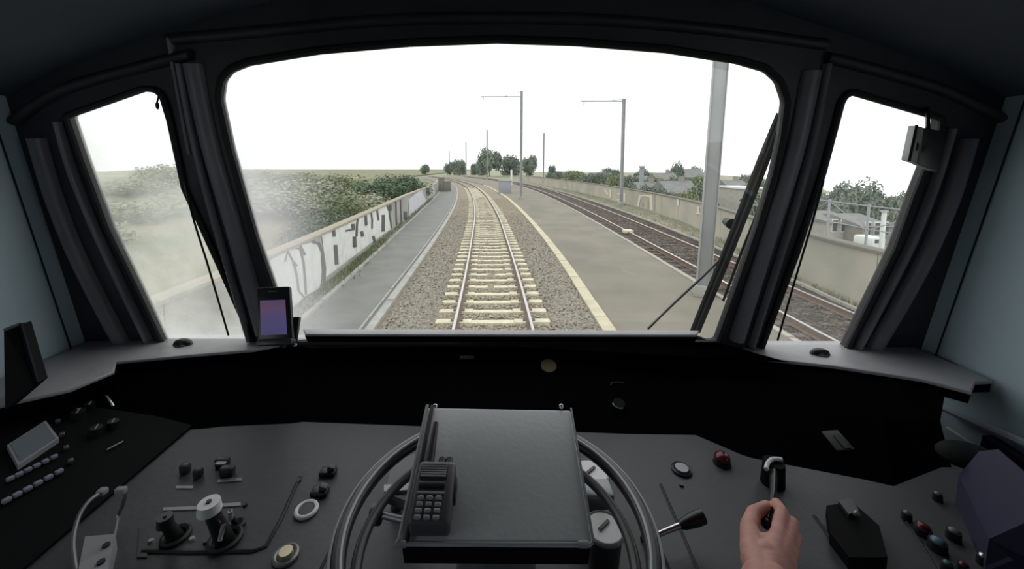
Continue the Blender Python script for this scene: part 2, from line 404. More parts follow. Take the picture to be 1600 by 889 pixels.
stones('shoulder_gravel', 'stone_b', spots(lambda y: Xlk(y) + .2, lambda y: Xm(y) - 1.2, 5000, 4.5, 26, .0) + spots(lambda y: Xm(y) + 1.2, lambda y: Xrk(y) - .1, 5000, 4.5, 26, .0), .03, .055, 'larger pale stones on the ballast shoulders beside the nearer track')
stones('dark_gravel', 'stone_dark', spots(lambda y: Xpe(y) + .15, Xv, 12000, 5, 40, -.07), .02, .045, 'dark brown ballast stones around the farther track')

# ---------------------------------------------------------------- kerbs
def kerb(fx, w, h, y0, y1, step, m, label, dark=None):
    t = thing('kerb', (fx(6), 6, 0), label, 'kerb')
    y = y0
    while y < y1:
        ln = step if y < 30 else step * 2
        x0, x1 = fx(y), fx(y + ln); mbx = MB(); hh = h + random.uniform(-.006, .006)
        a, b = Vector((x0, y + .012, -.05)), Vector((x1, y + ln - .012, -.05))
        mbx.prism([a + Vector((-w / 2, 0, 0)), a + Vector((w / 2, 0, 0)), b + Vector((w / 2, 0, 0)), b + Vector((-w / 2, 0, 0))], (0, 0, hh + .05))
        mbx.build('kerb_stone', m, t, smooth=None); y += ln
    return t
kerb(lambda y: Xlk(y) + .0, .17, .07, 3, 80, 1.0, 'kerb_grey', 'pale concrete kerb at the track side of the asphalt path')
kerb(lambda y: Xlk(y) - .22, .05, .03, 3, 60, 1.0, 'kerb_grey', 'thin second concrete edging between asphalt path and pale kerb')
kerb(lambda y: Xrk(y), .26, .06, 3, 70, 1.0, 'kerb_cream', 'cream yellow kerb between ballast and paved platform')
kerb(lambda y: Xpe(y), .14, .05, 3, 75, 1.0, 'edge_pale', 'pale narrow edge stones where the platform meets the farther track')
kerb(lambda y: Xv(y), .10, .02, 3, 50, 1.5, 'edge_pale', 'thin pale edging between dark ballast and the grassy verge')
kerb(lambda y: Xlw(y) + .42, .12, .06, 3, 60, 1.2, 'kerb_grey', 'broken concrete edging along the foot of the graffiti wall')

# ---------------------------------------------------------------- walls with graffiti
def wall_thing(fx, side, h0, hfun, y0, y1, step, m, mc, label, cw=.3):
    t = thing('concrete_wall', (fx(8), 8, 0), label, 'wall')
    y = y0
    while y < y1:
        ln = step; g = .012
        p = []
        for yy in (y + g, y + ln - g): p.append((fx(yy), yy, hfun(yy)))
        mbx = MB(); (xa, ya, ha), (xb, yb, hb) = p; th = .2 * side
        v = [(xa, ya, -.1), (xb, yb, -.1), (xb, yb, hb), (xa, ya, ha)]
        mbx.bm.faces.new([mbx.bm.verts.new(q) for q in v])
        w = [(xa + th, ya, -.1), (xb + th, yb, -.1), (xb + th, yb, hb), (xa + th, ya, ha)]
        mbx = MB(); mbx.prism(v, (th, 0, 0)); mbx.build('wall_panel', m, t, smooth=None)
        y += ln
    prof = lambda: None
    cp_ = MB(); rings = []
    for yy in ysteps(y0, y1, .05, .8):
        x = fx(yy) + .1 * side; z = hfun(yy)
        rings.append([cp_.bm.verts.new((x + dx, yy, z + dz)) for dx, dz in ((-cw / 2, 0), (cw / 2, 0), (cw / 2, .06), (cw / 4, .09), (-cw / 4, .09), (-cw / 2, .06))])
    for a, b in zip(rings, rings[1:]):
        for k in range(6): cp_.bm.faces.new((a[k], a[(k + 1) % 6], b[(k + 1) % 6], b[k]))
    cp_.build('coping', mc, t, smooth=None, label='rounded coping strip along the wall top')
    return t
hl = lambda y: 1.42 if y < 25 else max(1.1, 1.42 - (y - 25) * .012)
LW = wall_thing(Xlw, -1, 0, hl, 2.5, 62.5, 2.5, 'wall_concrete', 'coping_brown', 'low concrete wall covered in white and black graffiti beside the asphalt path')
hr = lambda y: 1.30
RW = wall_thing(Xrw, 1, 0, hr, 2.5, 92.5, 3.0, 'wall_beige', 'coping_dark', 'beige concrete wall with faded graffiti beyond the farther track', .3)
def hit_wall(px, py, fx):
    r = ray(px, py); lo, hi = 3.0, 140.0
    f = lambda y: (r.x / r.y) * y - fx(y)
    # march to first sign change
    y = lo; s0 = f(y)
    while y < hi:
        y2 = y * 1.02; s1 = f(y2)
        if s0 * s1 <= 0: break
        y, s0 = y2, s1
    for _ in range(25):
        ym = (y + y2) / 2
        if f(ym) * s0 <= 0: y2 = ym
        else: y = ym
    return E + r * (ym / r.y)
def paint(pts, m, wall, fx, side, off, label=None, name='graffiti'):
    mb = MB(); n = []
    for p in pts:
        w = hit_wall(p[0], p[1], fx); w.x -= side * off; w.z = max(.0, min(w.z, 1.40)); n.append(w)
    mb.bm.faces.new([mb.bm.verts.new(p) for p in n])
    bmesh.ops.triangulate(mb.bm, faces=mb.bm.faces)
    return mb.build(name, m, wall, smooth=None, label=label)
def stroke(pts, w, m, wall, fx, side, off, name='graffiti_stroke'):
    P = [Vector((p[0], p[1])) for p in pts]; L, Rr = [], []
    for i, p in enumerate(P):
        t = (P[min(i + 1, len(P) - 1)] - P[max(0, i - 1)]).normalized(); nrm = Vector((-t.y, t.x)) * w / 2
        L.append(p + nrm); Rr.append(p - nrm)
    mb = MB()
    def h(p):
        q = hit_wall(p[0], p[1], fx); q.x -= side * off; q.z = max(0, min(q.z, 1.42)); return q
    for i in range(len(P) - 1): mb.quad([h(L[i]), h(L[i + 1]), h(Rr[i + 1]), h(Rr[i])])
    return mb.build(name, m, wall, smooth=None)
g = lambda lst: [(420 + x / 4.04, 270 + y / 4.04) for x, y in lst]
paint(g([(-140, 900), (-120, 640), (20, 500), (110, 470), (150, 445), (200, 428), (300, 430), (335, 500), (350, 610), (340, 715), (240, 770), (140, 850), (60, 920)]), 'paint_white', LW, Xlw, -1, .02, 'white rounded bubble letters of the graffiti')
paint(g([(330, 380), (385, 345), (560, 265), (740, 180), (760, 230), (775, 350), (660, 430), (540, 500), (355, 660), (352, 560)]), 'paint_white', LW, Xlw, -1, .018, 'white block lettering of the graffiti')
paint(g([(880, 170), (940, 120), (1040, 75), (1045, 150), (980, 215), (885, 290)]), 'paint_lilac', LW, Xlw, -1, .02, 'pale lilac graffiti patch at the far end of the wall')
BK = [([(103, 485), (140, 445), (190, 437)], 14), ([(150, 448), (190, 480), (212, 560), (222, 660), (228, 770)], 9), ([(188, 437), (206, 492), (222, 520)], 12),
      ([(270, 435), (308, 445), (332, 500), (346, 600), (342, 725)], 14), ([(110, 490), (152, 570), (172, 660), (182, 745), (225, 795)], 8), ([(150, 570), (165, 592)], 18),
      ([(325, 520), (332, 620), (325, 720)], 4), ([(402, 330), (408, 402)], 15), ([(416, 455), (420, 520), (424, 578)], 17), ([(480, 366), (520, 358)], 8), ([(526, 322), (530, 362)], 15),
      ([(556, 265), (552, 330), (550, 402)], 9), ([(536, 402), (540, 470)], 16), ([(582, 368), (590, 402)], 13), ([(606, 240), (612, 332)], 12), ([(642, 235), (650, 300), (648, 355)], 6),
      ([(655, 398), (666, 438)], 12), ([(680, 225), (690, 300)], 7), ([(720, 265), (718, 370)], 15), ([(742, 182), (756, 240), (772, 350)], 8), ([(690, 200), (705, 212)], 8),
      ([(110, 500), (95, 560)], 6), ([(860, 245), (862, 292)], 15), ([(765, 200), (768, 240)], 9), ([(800, 180), (805, 330)], 5), ([(830, 170), (835, 310)], 5), ([(345, 735), (240, 775), (140, 870)], 6),
      ([(560, 262), (640, 232), (735, 178)], 4), ([(395, 330), (540, 268)], 4)]
for s, w in BK: stroke(g(s), w * 1.3 / 4.04, 'paint_black', LW, Xlw, -1, .032)
g2 = lambda lst: [(980 + x / 8.08, 242 + y / 8.08) for x, y in lst]
for s, w, m in [([(140, 650), (165, 520), (230, 510)], 26, 'paint_cream'), ([(230, 510), (300, 530)], 22, 'paint_cream'), ([(303, 500), (312, 700)], 32, 'paint_cream'), ([(262, 570), (266, 690)], 24, 'paint_grey'),
                ([(196, 600), (196, 645)], 30, 'paint_grey'), ([(346, 500), (345, 705)], 20, 'paint_grey'), ([(645, 560), (650, 640)], 26, 'paint_cream'), ([(905, 650), (905, 740)], 28, 'paint_cream'), ([(870, 740), (935, 742)], 22, 'paint_cream'),
                ([(-120, 490), (-60, 500), (-65, 560), (-125, 570)], 22, 'paint_cream'), ([(-30, 480), (-34, 610)], 24, 'paint_cream'), ([(-210, 440), (-205, 540)], 22, 'paint_cream'), ([(-285, 430), (-240, 500)], 18, 'paint_cream'), ([(-90, 600), (-20, 640)], 18, 'paint_cream')]:
    stroke(g2(s), w / 8.08, m, RW, Xrw, 1, .03, 'faded_graffiti_stroke')

# ---------------------------------------------------------------- greenery
def foliage(n, size, flat=.75, seed=0):
    rnd = random.Random(seed); V, Fc = [], []
    lobes = [(Vector((rnd.uniform(-.5, .5), rnd.uniform(-.5, .5), rnd.uniform(.25, .8) * flat)), rnd.uniform(.32, .52)) for _ in range(9)]
    for _ in range(n):
        c, r = rnd.choice(lobes)
        d = Vector((rnd.gauss(0, 1), rnd.gauss(0, 1), rnd.gauss(0, 1))).normalized(); p = c + d * r * rnd.uniform(.55, 1.05); p.z = max(p.z, .02)
        nrm = (d + Vector((rnd.uniform(-.7, .7), rnd.uniform(-.7, .7), rnd.uniform(-.3, .9)))).normalized()
        a = nrm.orthogonal().normalized(); a.rotate(Matrix.Rotation(rnd.uniform(0, 6.28), 3, nrm)); b = nrm.cross(a)
        l = size * rnd.uniform(.6, 1.3); w = l * .5; k = len(V)
        V += [p - a * l, p - b * w + nrm * w * .2, p + a * l, p + b * w + nrm * w * .2]; Fc.append((k, k + 1, k + 2, k + 3))
    me = bpy.data.meshes.new('foliage'); me.from_pydata([tuple(v) for v in V], [], Fc); return me
def with_mat(me, m): c = me.copy(); c.materials.clear(); c.materials.append(M[m]); return c
FB = [foliage(2600, .05, .8, s) for s in (1, 2, 3)]
FT = [foliage(4200, .075, 1.0, s) for s in (4, 5)]
FBm = {(i, m): with_mat(f, m) for i, f in enumerate(FB) for m in ('leaf_dark', 'leaf_mid', 'leaf_pale')}
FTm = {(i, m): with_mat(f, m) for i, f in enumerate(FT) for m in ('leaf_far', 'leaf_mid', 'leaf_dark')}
stm = MB()
for k in range(5):
    a = k * 1.26; stm.tube([(0, 0, -.05), (.1 * math.cos(a), .1 * math.sin(a), .25), (.35 * math.cos(a), .35 * math.sin(a), .6)], .02, 5, rs=[.025, .018, .006])
stem_me = stm.data('stem', 'bark', 40)
trm = MB().tube([(0, 0, -.1), (.01, 0, .2), (-.01, .01, .45), (0, 0, .8)], .04, 8, rs=[.05, .038, .03, .012])
for k in range(6):
    a = k * 1.05 + .3; trm.tube([(0, 0, .3 + .05 * k), (.16 * math.cos(a), .16 * math.sin(a), .45 + .05 * k), (.34 * math.cos(a), .34 * math.sin(a), .58 + .05 * k)], .01, 5, rs=[.018, .012, .004])
trunk_me = trm.data('trunk', 'bark', 40)
def bush(x, y, z, w, h, key, label, group=None):
    t = thing('bush', (x, y, z), label, 'bush', group, rz=random.uniform(0, 6))
    inst('foliage', FBm[key], t, sc=(w, w, h)); inst('stem', stem_me, t, sc=(w * .7, w * .7, h)); return t
def tree(x, y, z, w, h, key, label, group=None, crown=.25):
    t = thing('tree', (x, y, z), label, 'tree', group, rz=random.uniform(0, 6))
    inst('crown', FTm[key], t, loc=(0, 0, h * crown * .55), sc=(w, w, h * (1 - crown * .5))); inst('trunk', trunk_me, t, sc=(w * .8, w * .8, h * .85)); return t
def bank_z(x, y):
    d = Xlw(y) - .15 - x
    return -.05 + min(1.0, d / 5) * (.9 + .4 * fbm(d, y)) + min(1.4, max(0, d - 5) * .10)
# dark shrubs right behind the graffiti wall: (y, distance behind the wall, width, height, kind)
BU = [(13.5, 1.4, 1.5, 1.15, (0, 'leaf_dark'), 'dark shrub behind the near end of the graffiti wall'), (15.5, 1.8, 1.7, 1.3, (1, 'leaf_dark'), 'dark green shrub second along behind the graffiti wall'),
      (19, 3.2, 2.2, 1.5, (2, 'leaf_mid'), 'lighter green shrub up the bank behind the dark wall shrubs'), (21, 1.6, 1.5, 1.0, (0, 'leaf_mid'), 'small mid green shrub peeping over the wall coping'),
      (25, 2.6, 2.6, 1.5, (1, 'leaf_pale'), 'broad pale green bush behind the block lettering'), (29, 2.4, 2.6, 2.0, (2, 'leaf_dark'), 'tall dark bush in the middle of the hedge clump'),
      (33, 2.8, 3.2, 2.3, (0, 'leaf_dark'), 'tallest dark green bush on the skyline behind the wall'), (37, 2.4, 3.0, 2.0, (1, 'leaf_dark'), 'dark bush at the far end of the clump behind the wall'),
      (42, 3.0, 2.6, 1.5, (2, 'leaf_mid'), 'mid green bush sloping down past the dark clump'), (24, 6.5, 3.4, 1.5, (0, 'leaf_pale'), 'pale grey green bush on top of the bank'),
      (17, 6.0, 3.2, 1.3, (1, 'leaf_pale'), 'pale scrub on the bank above the dark shrubs'), (30, 7.5, 3.6, 1.5, (2, 'leaf_mid'), 'leafy bush on the bank top behind the tallest bush')]
for y, d, w, h, k, lb in BU:
    x = Xlw(y) - d; bush(x, y, bank_z(x, y) - .05, w, h, k, lb)
rnd = random.Random(5)
for i in range(30):
    y = rnd.uniform(2.5, 40); d = rnd.uniform(3, 14) + y * .15; x = Xlw(y) - d
    bush(x, y, bank_z(x, y) - .1, rnd.uniform(1.6, 3.2), rnd.uniform(.7, 1.6), (rnd.randrange(3), 'leaf_pale' if rnd.random() < .55 else 'leaf_mid'), 'pale blurred scrub covering the bank beyond the smeared side window', 'scrub on the left bank')
# weeds at the wall foot
V, Fc = [], []
for _ in range(2600):
    y = rnd.choice([rnd.uniform(9.5, 17), rnd.uniform(5, 40)]); x = Xlw(y) + abs(rnd.gauss(.12, .16)); hgt = rnd.uniform(.05, .2); a = rnd.uniform(0, 3.14); w = .02
    lx, ly = rnd.uniform(-.08, .08), rnd.uniform(-.08, .08); k = len(V)
    V += [(x - w * math.cos(a), y - w * math.sin(a), 0), (x + w * math.cos(a), y + w * math.sin(a), 0), (x + lx, y + ly, hgt)]; Fc.append((k, k + 1, k + 2))
me = bpy.data.meshes.new('weeds'); me.from_pydata(V, [], Fc); me.materials.append(M['leaf_mid'])
o = bpy.data.objects.new('weeds', me); C.objects.link(o); tag(o, 'green weeds growing along the foot of the graffiti wall', 'weeds', kind='stuff')
V, Fc = [], []
for _ in range(5000):
    y = rnd.uniform(5, 60); x = rnd.uniform(Xv(y) + .1, Xrw(y) - .05); hgt = rnd.uniform(.04, .16); a = rnd.uniform(0, 3.14); w = .02; k = len(V)
    V += [(x - w * math.cos(a), y - w * math.sin(a), -.05), (x + w * math.cos(a), y + w * math.sin(a), -.05), (x + rnd.uniform(-.06, .06), y + rnd.uniform(-.06, .06), hgt)]; Fc.append((k, k + 1, k + 2))
me = bpy.data.meshes.new('verge_grass'); me.from_pydata(V, [], Fc); me.materials.append(M['leaf_pale'])
o = bpy.data.objects.new('verge_grass', me); C.objects.link(o); tag(o, 'dry grass on the verge between far track and beige wall', 'grass', kind='stuff')
# far trees: centre px, top py, width px, distance, base z, material
def far_tree(px, top, wpx, d, zb, key, label, crown=.12):
    p = on_y(px, top, d); w = wpx / F * d; tree(p.x, d, zb, w * .62, (p.z - zb) / 1.12, key, label, crown=crown)
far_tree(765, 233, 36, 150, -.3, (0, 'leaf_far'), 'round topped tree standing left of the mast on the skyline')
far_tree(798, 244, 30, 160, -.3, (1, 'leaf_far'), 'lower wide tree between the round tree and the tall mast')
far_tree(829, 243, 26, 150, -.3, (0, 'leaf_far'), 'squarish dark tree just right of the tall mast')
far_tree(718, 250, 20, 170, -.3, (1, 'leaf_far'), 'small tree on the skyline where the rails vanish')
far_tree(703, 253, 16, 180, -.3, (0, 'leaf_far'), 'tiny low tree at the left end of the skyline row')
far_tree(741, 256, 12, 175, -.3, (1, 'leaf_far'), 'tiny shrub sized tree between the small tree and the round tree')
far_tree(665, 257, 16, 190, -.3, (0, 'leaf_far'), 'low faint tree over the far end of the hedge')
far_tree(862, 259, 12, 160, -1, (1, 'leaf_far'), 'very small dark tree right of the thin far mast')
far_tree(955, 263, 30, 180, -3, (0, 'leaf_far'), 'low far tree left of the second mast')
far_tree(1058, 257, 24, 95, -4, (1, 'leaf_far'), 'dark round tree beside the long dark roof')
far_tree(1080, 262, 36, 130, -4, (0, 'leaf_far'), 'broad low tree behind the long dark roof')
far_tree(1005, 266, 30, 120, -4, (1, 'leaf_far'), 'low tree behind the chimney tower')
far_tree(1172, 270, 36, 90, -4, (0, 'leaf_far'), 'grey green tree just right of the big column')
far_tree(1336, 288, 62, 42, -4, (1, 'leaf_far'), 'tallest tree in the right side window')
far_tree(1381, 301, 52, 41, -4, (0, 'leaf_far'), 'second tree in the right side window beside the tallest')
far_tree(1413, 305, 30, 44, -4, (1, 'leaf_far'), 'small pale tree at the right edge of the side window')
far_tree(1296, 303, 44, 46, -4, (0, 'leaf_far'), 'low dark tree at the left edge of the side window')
far_tree(1345, 318, 60, 46, -4, (1, 'leaf_mid'), 'wide low green tree below the tallest tree')
far_tree(1395, 326, 40, 44, -4, (0, 'leaf_mid'), 'bushy green tree behind the white post')
far_tree(900, 268, 40, 140, -3, (0, 'leaf_mid'), 'pale low trees between the two masts')
far_tree(1190, 300, 50, 50, -4, (1, 'leaf_mid'), 'green tree seen between the wipers')

for i, (px_, py_, d_) in enumerate([(868, 268, 150), (893, 268, 120), (918, 272, 110), (945, 271, 130), (962, 274, 100), (990, 276, 90), (1012, 277, 110), (1026, 280, 75), (1046, 278, 80), (1066, 284, 62), (1086, 276, 75), (1098, 290, 48), (1040, 296, 44), (1075, 302, 40), (1012, 292, 55), (980, 288, 62), (1160, 290, 60), (1180, 284, 75), (1200, 310, 40)]):
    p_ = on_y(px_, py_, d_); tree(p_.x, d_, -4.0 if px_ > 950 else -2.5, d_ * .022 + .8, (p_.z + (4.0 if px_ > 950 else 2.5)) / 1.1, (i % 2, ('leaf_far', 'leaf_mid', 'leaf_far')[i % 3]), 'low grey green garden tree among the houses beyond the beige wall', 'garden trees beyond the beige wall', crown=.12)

# ---------------------------------------------------------------- houses
def house(px0, px1, top, d, mw, mr, label, zb=-4.0, flat=False, depth=7, nwin=3, chim=True):
    a, b = on_y(px0, top, d), on_y(px1, top, d); w = b.x - a.x; cx = (a.x + b.x) / 2; H = a.z - zb
    he = H if flat else H * .68
    t = thing('house', (cx, d, zb), label, 'house')
    MB().box((cx, d + depth / 2, zb + he / 2), (w, depth, he)).build('wall', mw, t, smooth=None)
    if flat: MB().box((cx, d + depth / 2, zb + he + .12), (w + .5, depth + .5, .24)).build('roof', mr, t, smooth=None)
    else:
        MB().prism([(cx - w / 2 - .3, d - .4, zb + he), (cx - w / 2 - .3, d + depth + .4, zb + he), (cx - w / 2 - .3, d + depth / 2, zb + H)], (w + .6, 0, 0)).build('roof', mr, t, smooth=None)
        if chim: MB().box((cx + w * .25, d + depth / 2, zb + H + .2), (.6, .6, 1.0)).build('chimney', 'brick_grey', t, smooth=None)
    for fl in range(max(1, int(he // 2.7))):
        for k in range(nwin):
            x = cx - w / 2 + w * (k + .5) / nwin; z = zb + 1.5 + fl * 2.7
            f = MB().box((x, d - .02, z), (min(1.5, w / nwin * .6), .1, 1.3)).build('window', 'white_metal', t, smooth=None)
            MB().box((x, d - .08, z), (min(1.3, w / nwin * .5), .04, 1.1)).build('pane', 'house_glass', f, smooth=None)
    MB().box((cx + w * .42, d - .04, zb + 1.05), (.9, .1, 2.1)).build('door', 'roof_grey', t, smooth=None)
    return t
HS = [(1068, 1102, 264, 100, 'brick_grey', 'roof_grey', 'long dark roofed house left of the big column'), (1030, 1062, 270, 85, 'brick_pale', 'roof_grey', 'pale house with grey roof beside the dark round tree'),
      (985, 1018, 275, 100, 'brick_grey', 'roof_grey', 'grey house right of the second mast'), (925, 958, 270, 150, 'brick_pale', 'roof_grey', 'far pale house left of the second mast'),
      (1048, 1095, 284, 55, 'brick_pale', 'roof_grey', 'nearer pale house directly behind the beige wall'), (1004, 1040, 286, 62, 'brick_grey', 'roof_grey', 'grey house behind the wall left of the nearer pale one'),
      (880, 912, 268, 190, 'brick_pale', 'roof_grey', 'distant pale house right of the thin far mast'), (1145, 1175, 282, 70, 'brick_grey', 'roof_grey', 'grey house just right of the big column')]
for a in HS: house(*a[:6], a[6])
house(1304, 1326, 308, 60, 'brick_grey', 'roof_white', 'white flat roofed building at the left of the side window', flat=True)
house(1352, 1374, 314, 52, 'brick_grey', 'roof_white', 'small white roofed building between the two side window trees', flat=True, nwin=2)
house(1400, 1428, 320, 50, 'brick_grey', 'roof_white', 'long white roofed shed at the right of the side window', flat=True)
house(1298, 1340, 335, 38, 'brick_pale', 'roof_grey', 'pale low house behind the side window fence', chim=False)
house(1350, 1392, 340, 36, 'brick_grey', 'roof_grey', 'dark low house behind the white post', chim=False)
house(1165, 1200, 296, 55, 'brick_pale', 'roof_white', 'pale building glimpsed between the wipers', flat=True)
# slim tower on the skyline
p = on_y(1003, 260, 80)
t = thing('chimney_tower', (p.x, 80, -4), 'slim grey tower poking above the roofs right of the second mast', 'tower')
MB().cyl((p.x, 80, -4), (p.x, 80, p.z), .55, .4, 10).build('shaft', 'fence_grey', t); MB().cyl((p.x, 80, p.z - .3), (p.x, 80, p.z + .1), .6, .6, 10).build('top_ring', 'mast_grey', t)
# fence frame beyond the beige wall in the side window
y0 = 13.5
fx0, fx1 = on_y(1275, 360, 14).x, on_y(1420, 360, 12).x
fe = thing('metal_fence', (fx0, 14, 1.4), 'thin grey metal fence with diagonal braces behind the beige wall', 'fence')
xs = [11.6 + .0 * i for i in range(1)]
for i in range(7):
    x = 10.4 + .0 * i; y = 8.6 + i * 1.5; x = Xrw(y) + 1.1
    MB().cyl((x, y, -.6), (x, y, 2.25), .03, n=8).build('post', 'fence_grey', fe)
    if i < 6:
        x2 = Xrw(y + 1.5) + 1.1
        for z in (1.6, 2.2): MB().cyl((x, y, z), (x2, y + 1.5, z), .015, n=6).build('rail', 'fence_grey', fe)
        MB().cyl((x, y, 1.55 if i % 2 else 2.2), (x2, y + 1.5, 2.2 if i % 2 else 1.55), .012, n=6).build('brace', 'fence_grey', fe)
p = on_y(1382, 330, 12); t = thing('post', (p.x, 12, -3), 'white post with small cap behind the wall in the side window', 'post')
MB().cyl((p.x, 12, -3), (p.x, 12, p.z), .075, .06, 10).build('shaft', 'white_metal', t); MB().cyl((p.x, 12, p.z - .03), (p.x, 12, p.z + .02), .10, .09, 10).build('cap', 'mast_grey', t)
p = on_y(1358, 374, 22); t = thing('van', (p.x, 22, -1), 'small white van parked beyond the wall in the side window', 'van')
MB().box((p.x, 22, p.z - .1), (.8, 1.2, .6), bev=.12).build('body', 'white_metal', t); MB().box((p.x, 21.38, p.z), (.5, .06, .2)).build('window', 'house_glass', t)
MB().box((p.x, 22, p.z - 2.02), (.8, 1.2, 3.2)).build('loading_dock', 'brick_grey', t, label='grey block under the van')

# ---------------------------------------------------------------- masts
def mast(px, basepy, toppy, w, label, armpx=None, armpy=None, d=None, zb=0):
    if d is None: d = on_z(px, basepy, 0).y
    p = on_y(px, toppy, d); x = p.x
    t = thing('catenary_mast', (x, d, zb), label, 'mast')
    m = MB(); H = p.z
    for s in (-1, 1): m.box((x + s * w / 2, d, (zb + H) / 2), (.025, w * .9, H - zb))
    m.box((x, d, (zb + H) / 2), (w, .02, H - zb)); m.build('shaft', 'mast_grey', t, smooth=None)
    MB().box((x, d, zb + .15), (w * 2, w * 2, .35), bev=.03).build('footing', 'kerb_grey', t)
    if armpx:
        q = on_y(armpx, armpy, d)
        MB().cyl((x, d, q.z), q, .05, n=8).build('arm', 'mast_grey', t)
        MB().cyl((x, d, H - .05), (q.x * .45 + x * .55, d, q.z), .02, n=6).build('stay_wire', 'mast_grey', t)
        MB().cyl(q + Vector((.25, 0, 0)), q + Vector((.25, 0, -.35)), .05, .03, 8).build('insulator', 'coping_brown', t)
    return t
mast(815, 312, 142, .22, 'tall grey overhead line mast at the far end of the platform', 751, 151)
mast(975, 321, 154, .22, 'grey overhead line mast in front of the beige wall', 908, 158)
mast(850, 0, 208, .25, 'thin faint mast between the two tall masts', d=86)
mast(761, 0, 203, .30, 'thin far mast in front of the round topped tree', d=105)
mast(728, 0, 222, .30, 'very faint thin mast left of the round topped tree', d=150)
mast(702, 0, 235, .3, 'faintest thin mast above the vanishing rails', d=190)
# big near column
cy = 9.5; cxx = 5.16
t = thing('steel_column', (cxx, cy, 0), 'big pale grey square column close by on the platform edge', 'column')
def colbox(name, dx, dy, sx, sy, m, z0=0, z1=8.5):
    q = MB(); q.box((dx, dy, (z0 + z1) / 2), (sx, sy, z1 - z0), bev=.012 if sx > .05 else 0); o = q.build(name, m, t, local=True); o.rotation_euler = (0, R(1.4), R(-24)); return o
colbox('shaft', 0, 0, .28, .28, 'column_dark')
colbox('flange', -.15, 0, .02, .34, 'mast_grey'); colbox('flange', .15, 0, .02, .34, 'mast_grey')
colbox('footing', 0, 0, .46, .46, 'kerb_grey', 0.02, .3)
# lineside items
p = on_z(799, 290, 0); MB().box((p.x, p.y, 1.4), (.32, .3, 2.8), bev=.03).build('marker_post', 'white_metal', label='white marker post at the foot of the tall mast', cat='post')
p = on_z(789, 302, 0); t = thing('equipment_cabinet', (p.x, p.y, 0), 'grey green lineside cabinet left of the tall mast', 'cabinet')
MB().box((p.x, p.y, .75), (1.6, .8, 1.5), bev=.03).build('body', 'fence_grey', t); MB().box((p.x, p.y, 1.55), (1.75, .95, .1)).build('lid', 'mast_grey', t)
for k, (a, lb) in enumerate([(690, 'dark square cabinet at the far end of the graffiti wall'), (700, 'second dark cabinet beside the vanishing track')]):
    p = on_z(a, 299, 0); t = thing('equipment_cabinet', (p.x, p.y, 0), lb, 'cabinet')
    MB().box((p.x, p.y, .9 if k == 0 else .65), (.75, .6, 1.8 if k == 0 else 1.3), bev=.02).build('body', 'coping_dark', t); MB().box((p.x, p.y, 1.84 if k == 0 else 1.34), (.85, .7, .08)).build('lid', 'roof_grey', t)
p = on_z(981, 364, 0); MB().box((p.x, p.y, .08), (.45, .4, .16), bev=.03).build('cable_box', 'paint_cream', label='small cream box beside the near rail of the farther track', cat='box')

# ================================================================= CAB SHELL
B, T = at(776, 515, 1.25), at(776, 63, 1.02)
VV = (T - B).normalized(); UU = Vector((1, 0, 0)); NN = UU.cross(VV).normalized()   # NN points back to the driver
if NN.y > 0: NN = -NN
def fw(px, py, off=0): return on_plane(px, py, B + NN * off, NN)
def loc2(p): d = p - B; return (d.dot(UU), d.dot(VV))
FM = Matrix(((UU.x, VV.x, UU.cross(VV).x, B.x), (UU.y, VV.y, UU.cross(VV).y, B.y), (UU.z, VV.z, UU.cross(VV).z, B.z), (0, 0, 0, 1)))
def fillet(pts, r, k=6):
    out = []; n = len(pts)
    for i in range(n):
        p, a, b = Vector(pts[i]), Vector(pts[i - 1]), Vector(pts[(i + 1) % n])
        da, db = (a - p), (b - p); rr = min(r, da.length * .45, db.length * .45)
        if da.normalized().dot(db.normalized()) < -.97: out.append(p); continue
        p0, p1 = p + da.normalized() * rr, p + db.normalized() * rr
        for j in range(k + 1):
            t_ = j / k; out.append(p0 * (1 - t_) ** 2 + p * 2 * t_ * (1 - t_) + p1 * t_ ** 2)
    return out
WS = [(448, 535), (426, 447), (400, 373), (385, 320), (360, 232), (343, 155), (347, 125), (362, 108), (390, 97), (500, 79), (640, 67), (776, 62), (900, 66), (1040, 77), (1150, 94), (1195, 107), (1218, 128), (1228, 158), (1221, 215), (1208, 275), (1185, 352), (1158, 430), (1120, 535)]
LWN = [(106, 181), (128, 245), (169, 356), (215, 450), (262, 550), (404, 550), (345, 415), (290, 294), (268, 190), (256, 150), (245, 140), (228, 138)]
RWN = [(1185, 552), (1242, 398), (1284, 269), (1312, 162), (1318, 150), (1330, 144), (1470, 185), (1467, 207), (1427, 308), (1399, 387), (1318, 552)]
XL, XR = -1.335, 1.385
CEIL = [(10, 150), (90, 108), (250, 50), (400, 8), (560, -28), (700, -48), (776, -52), (860, -48), (1000, -28), (1180, 5), (1330, 55), (1480, 108), (1575, 152)]
cw = [fw(*p) for p in CEIL]; cw[0].x = XL; cw[-1].x = XR
def cw_local(): return [loc2(p) for p in cw]
holes = []
for poly, rr in ((WS, .012), (LWN, .012), (RWN, .012)):
    holes.append(fillet([Vector((*loc2(fw(*p)), 0)) for p in poly], rr))
bot = -.12
outer = [Vector((*p, 0)) for p in cw_local()] + [Vector((XR, bot, 0)), Vector((XL, bot, 0))]
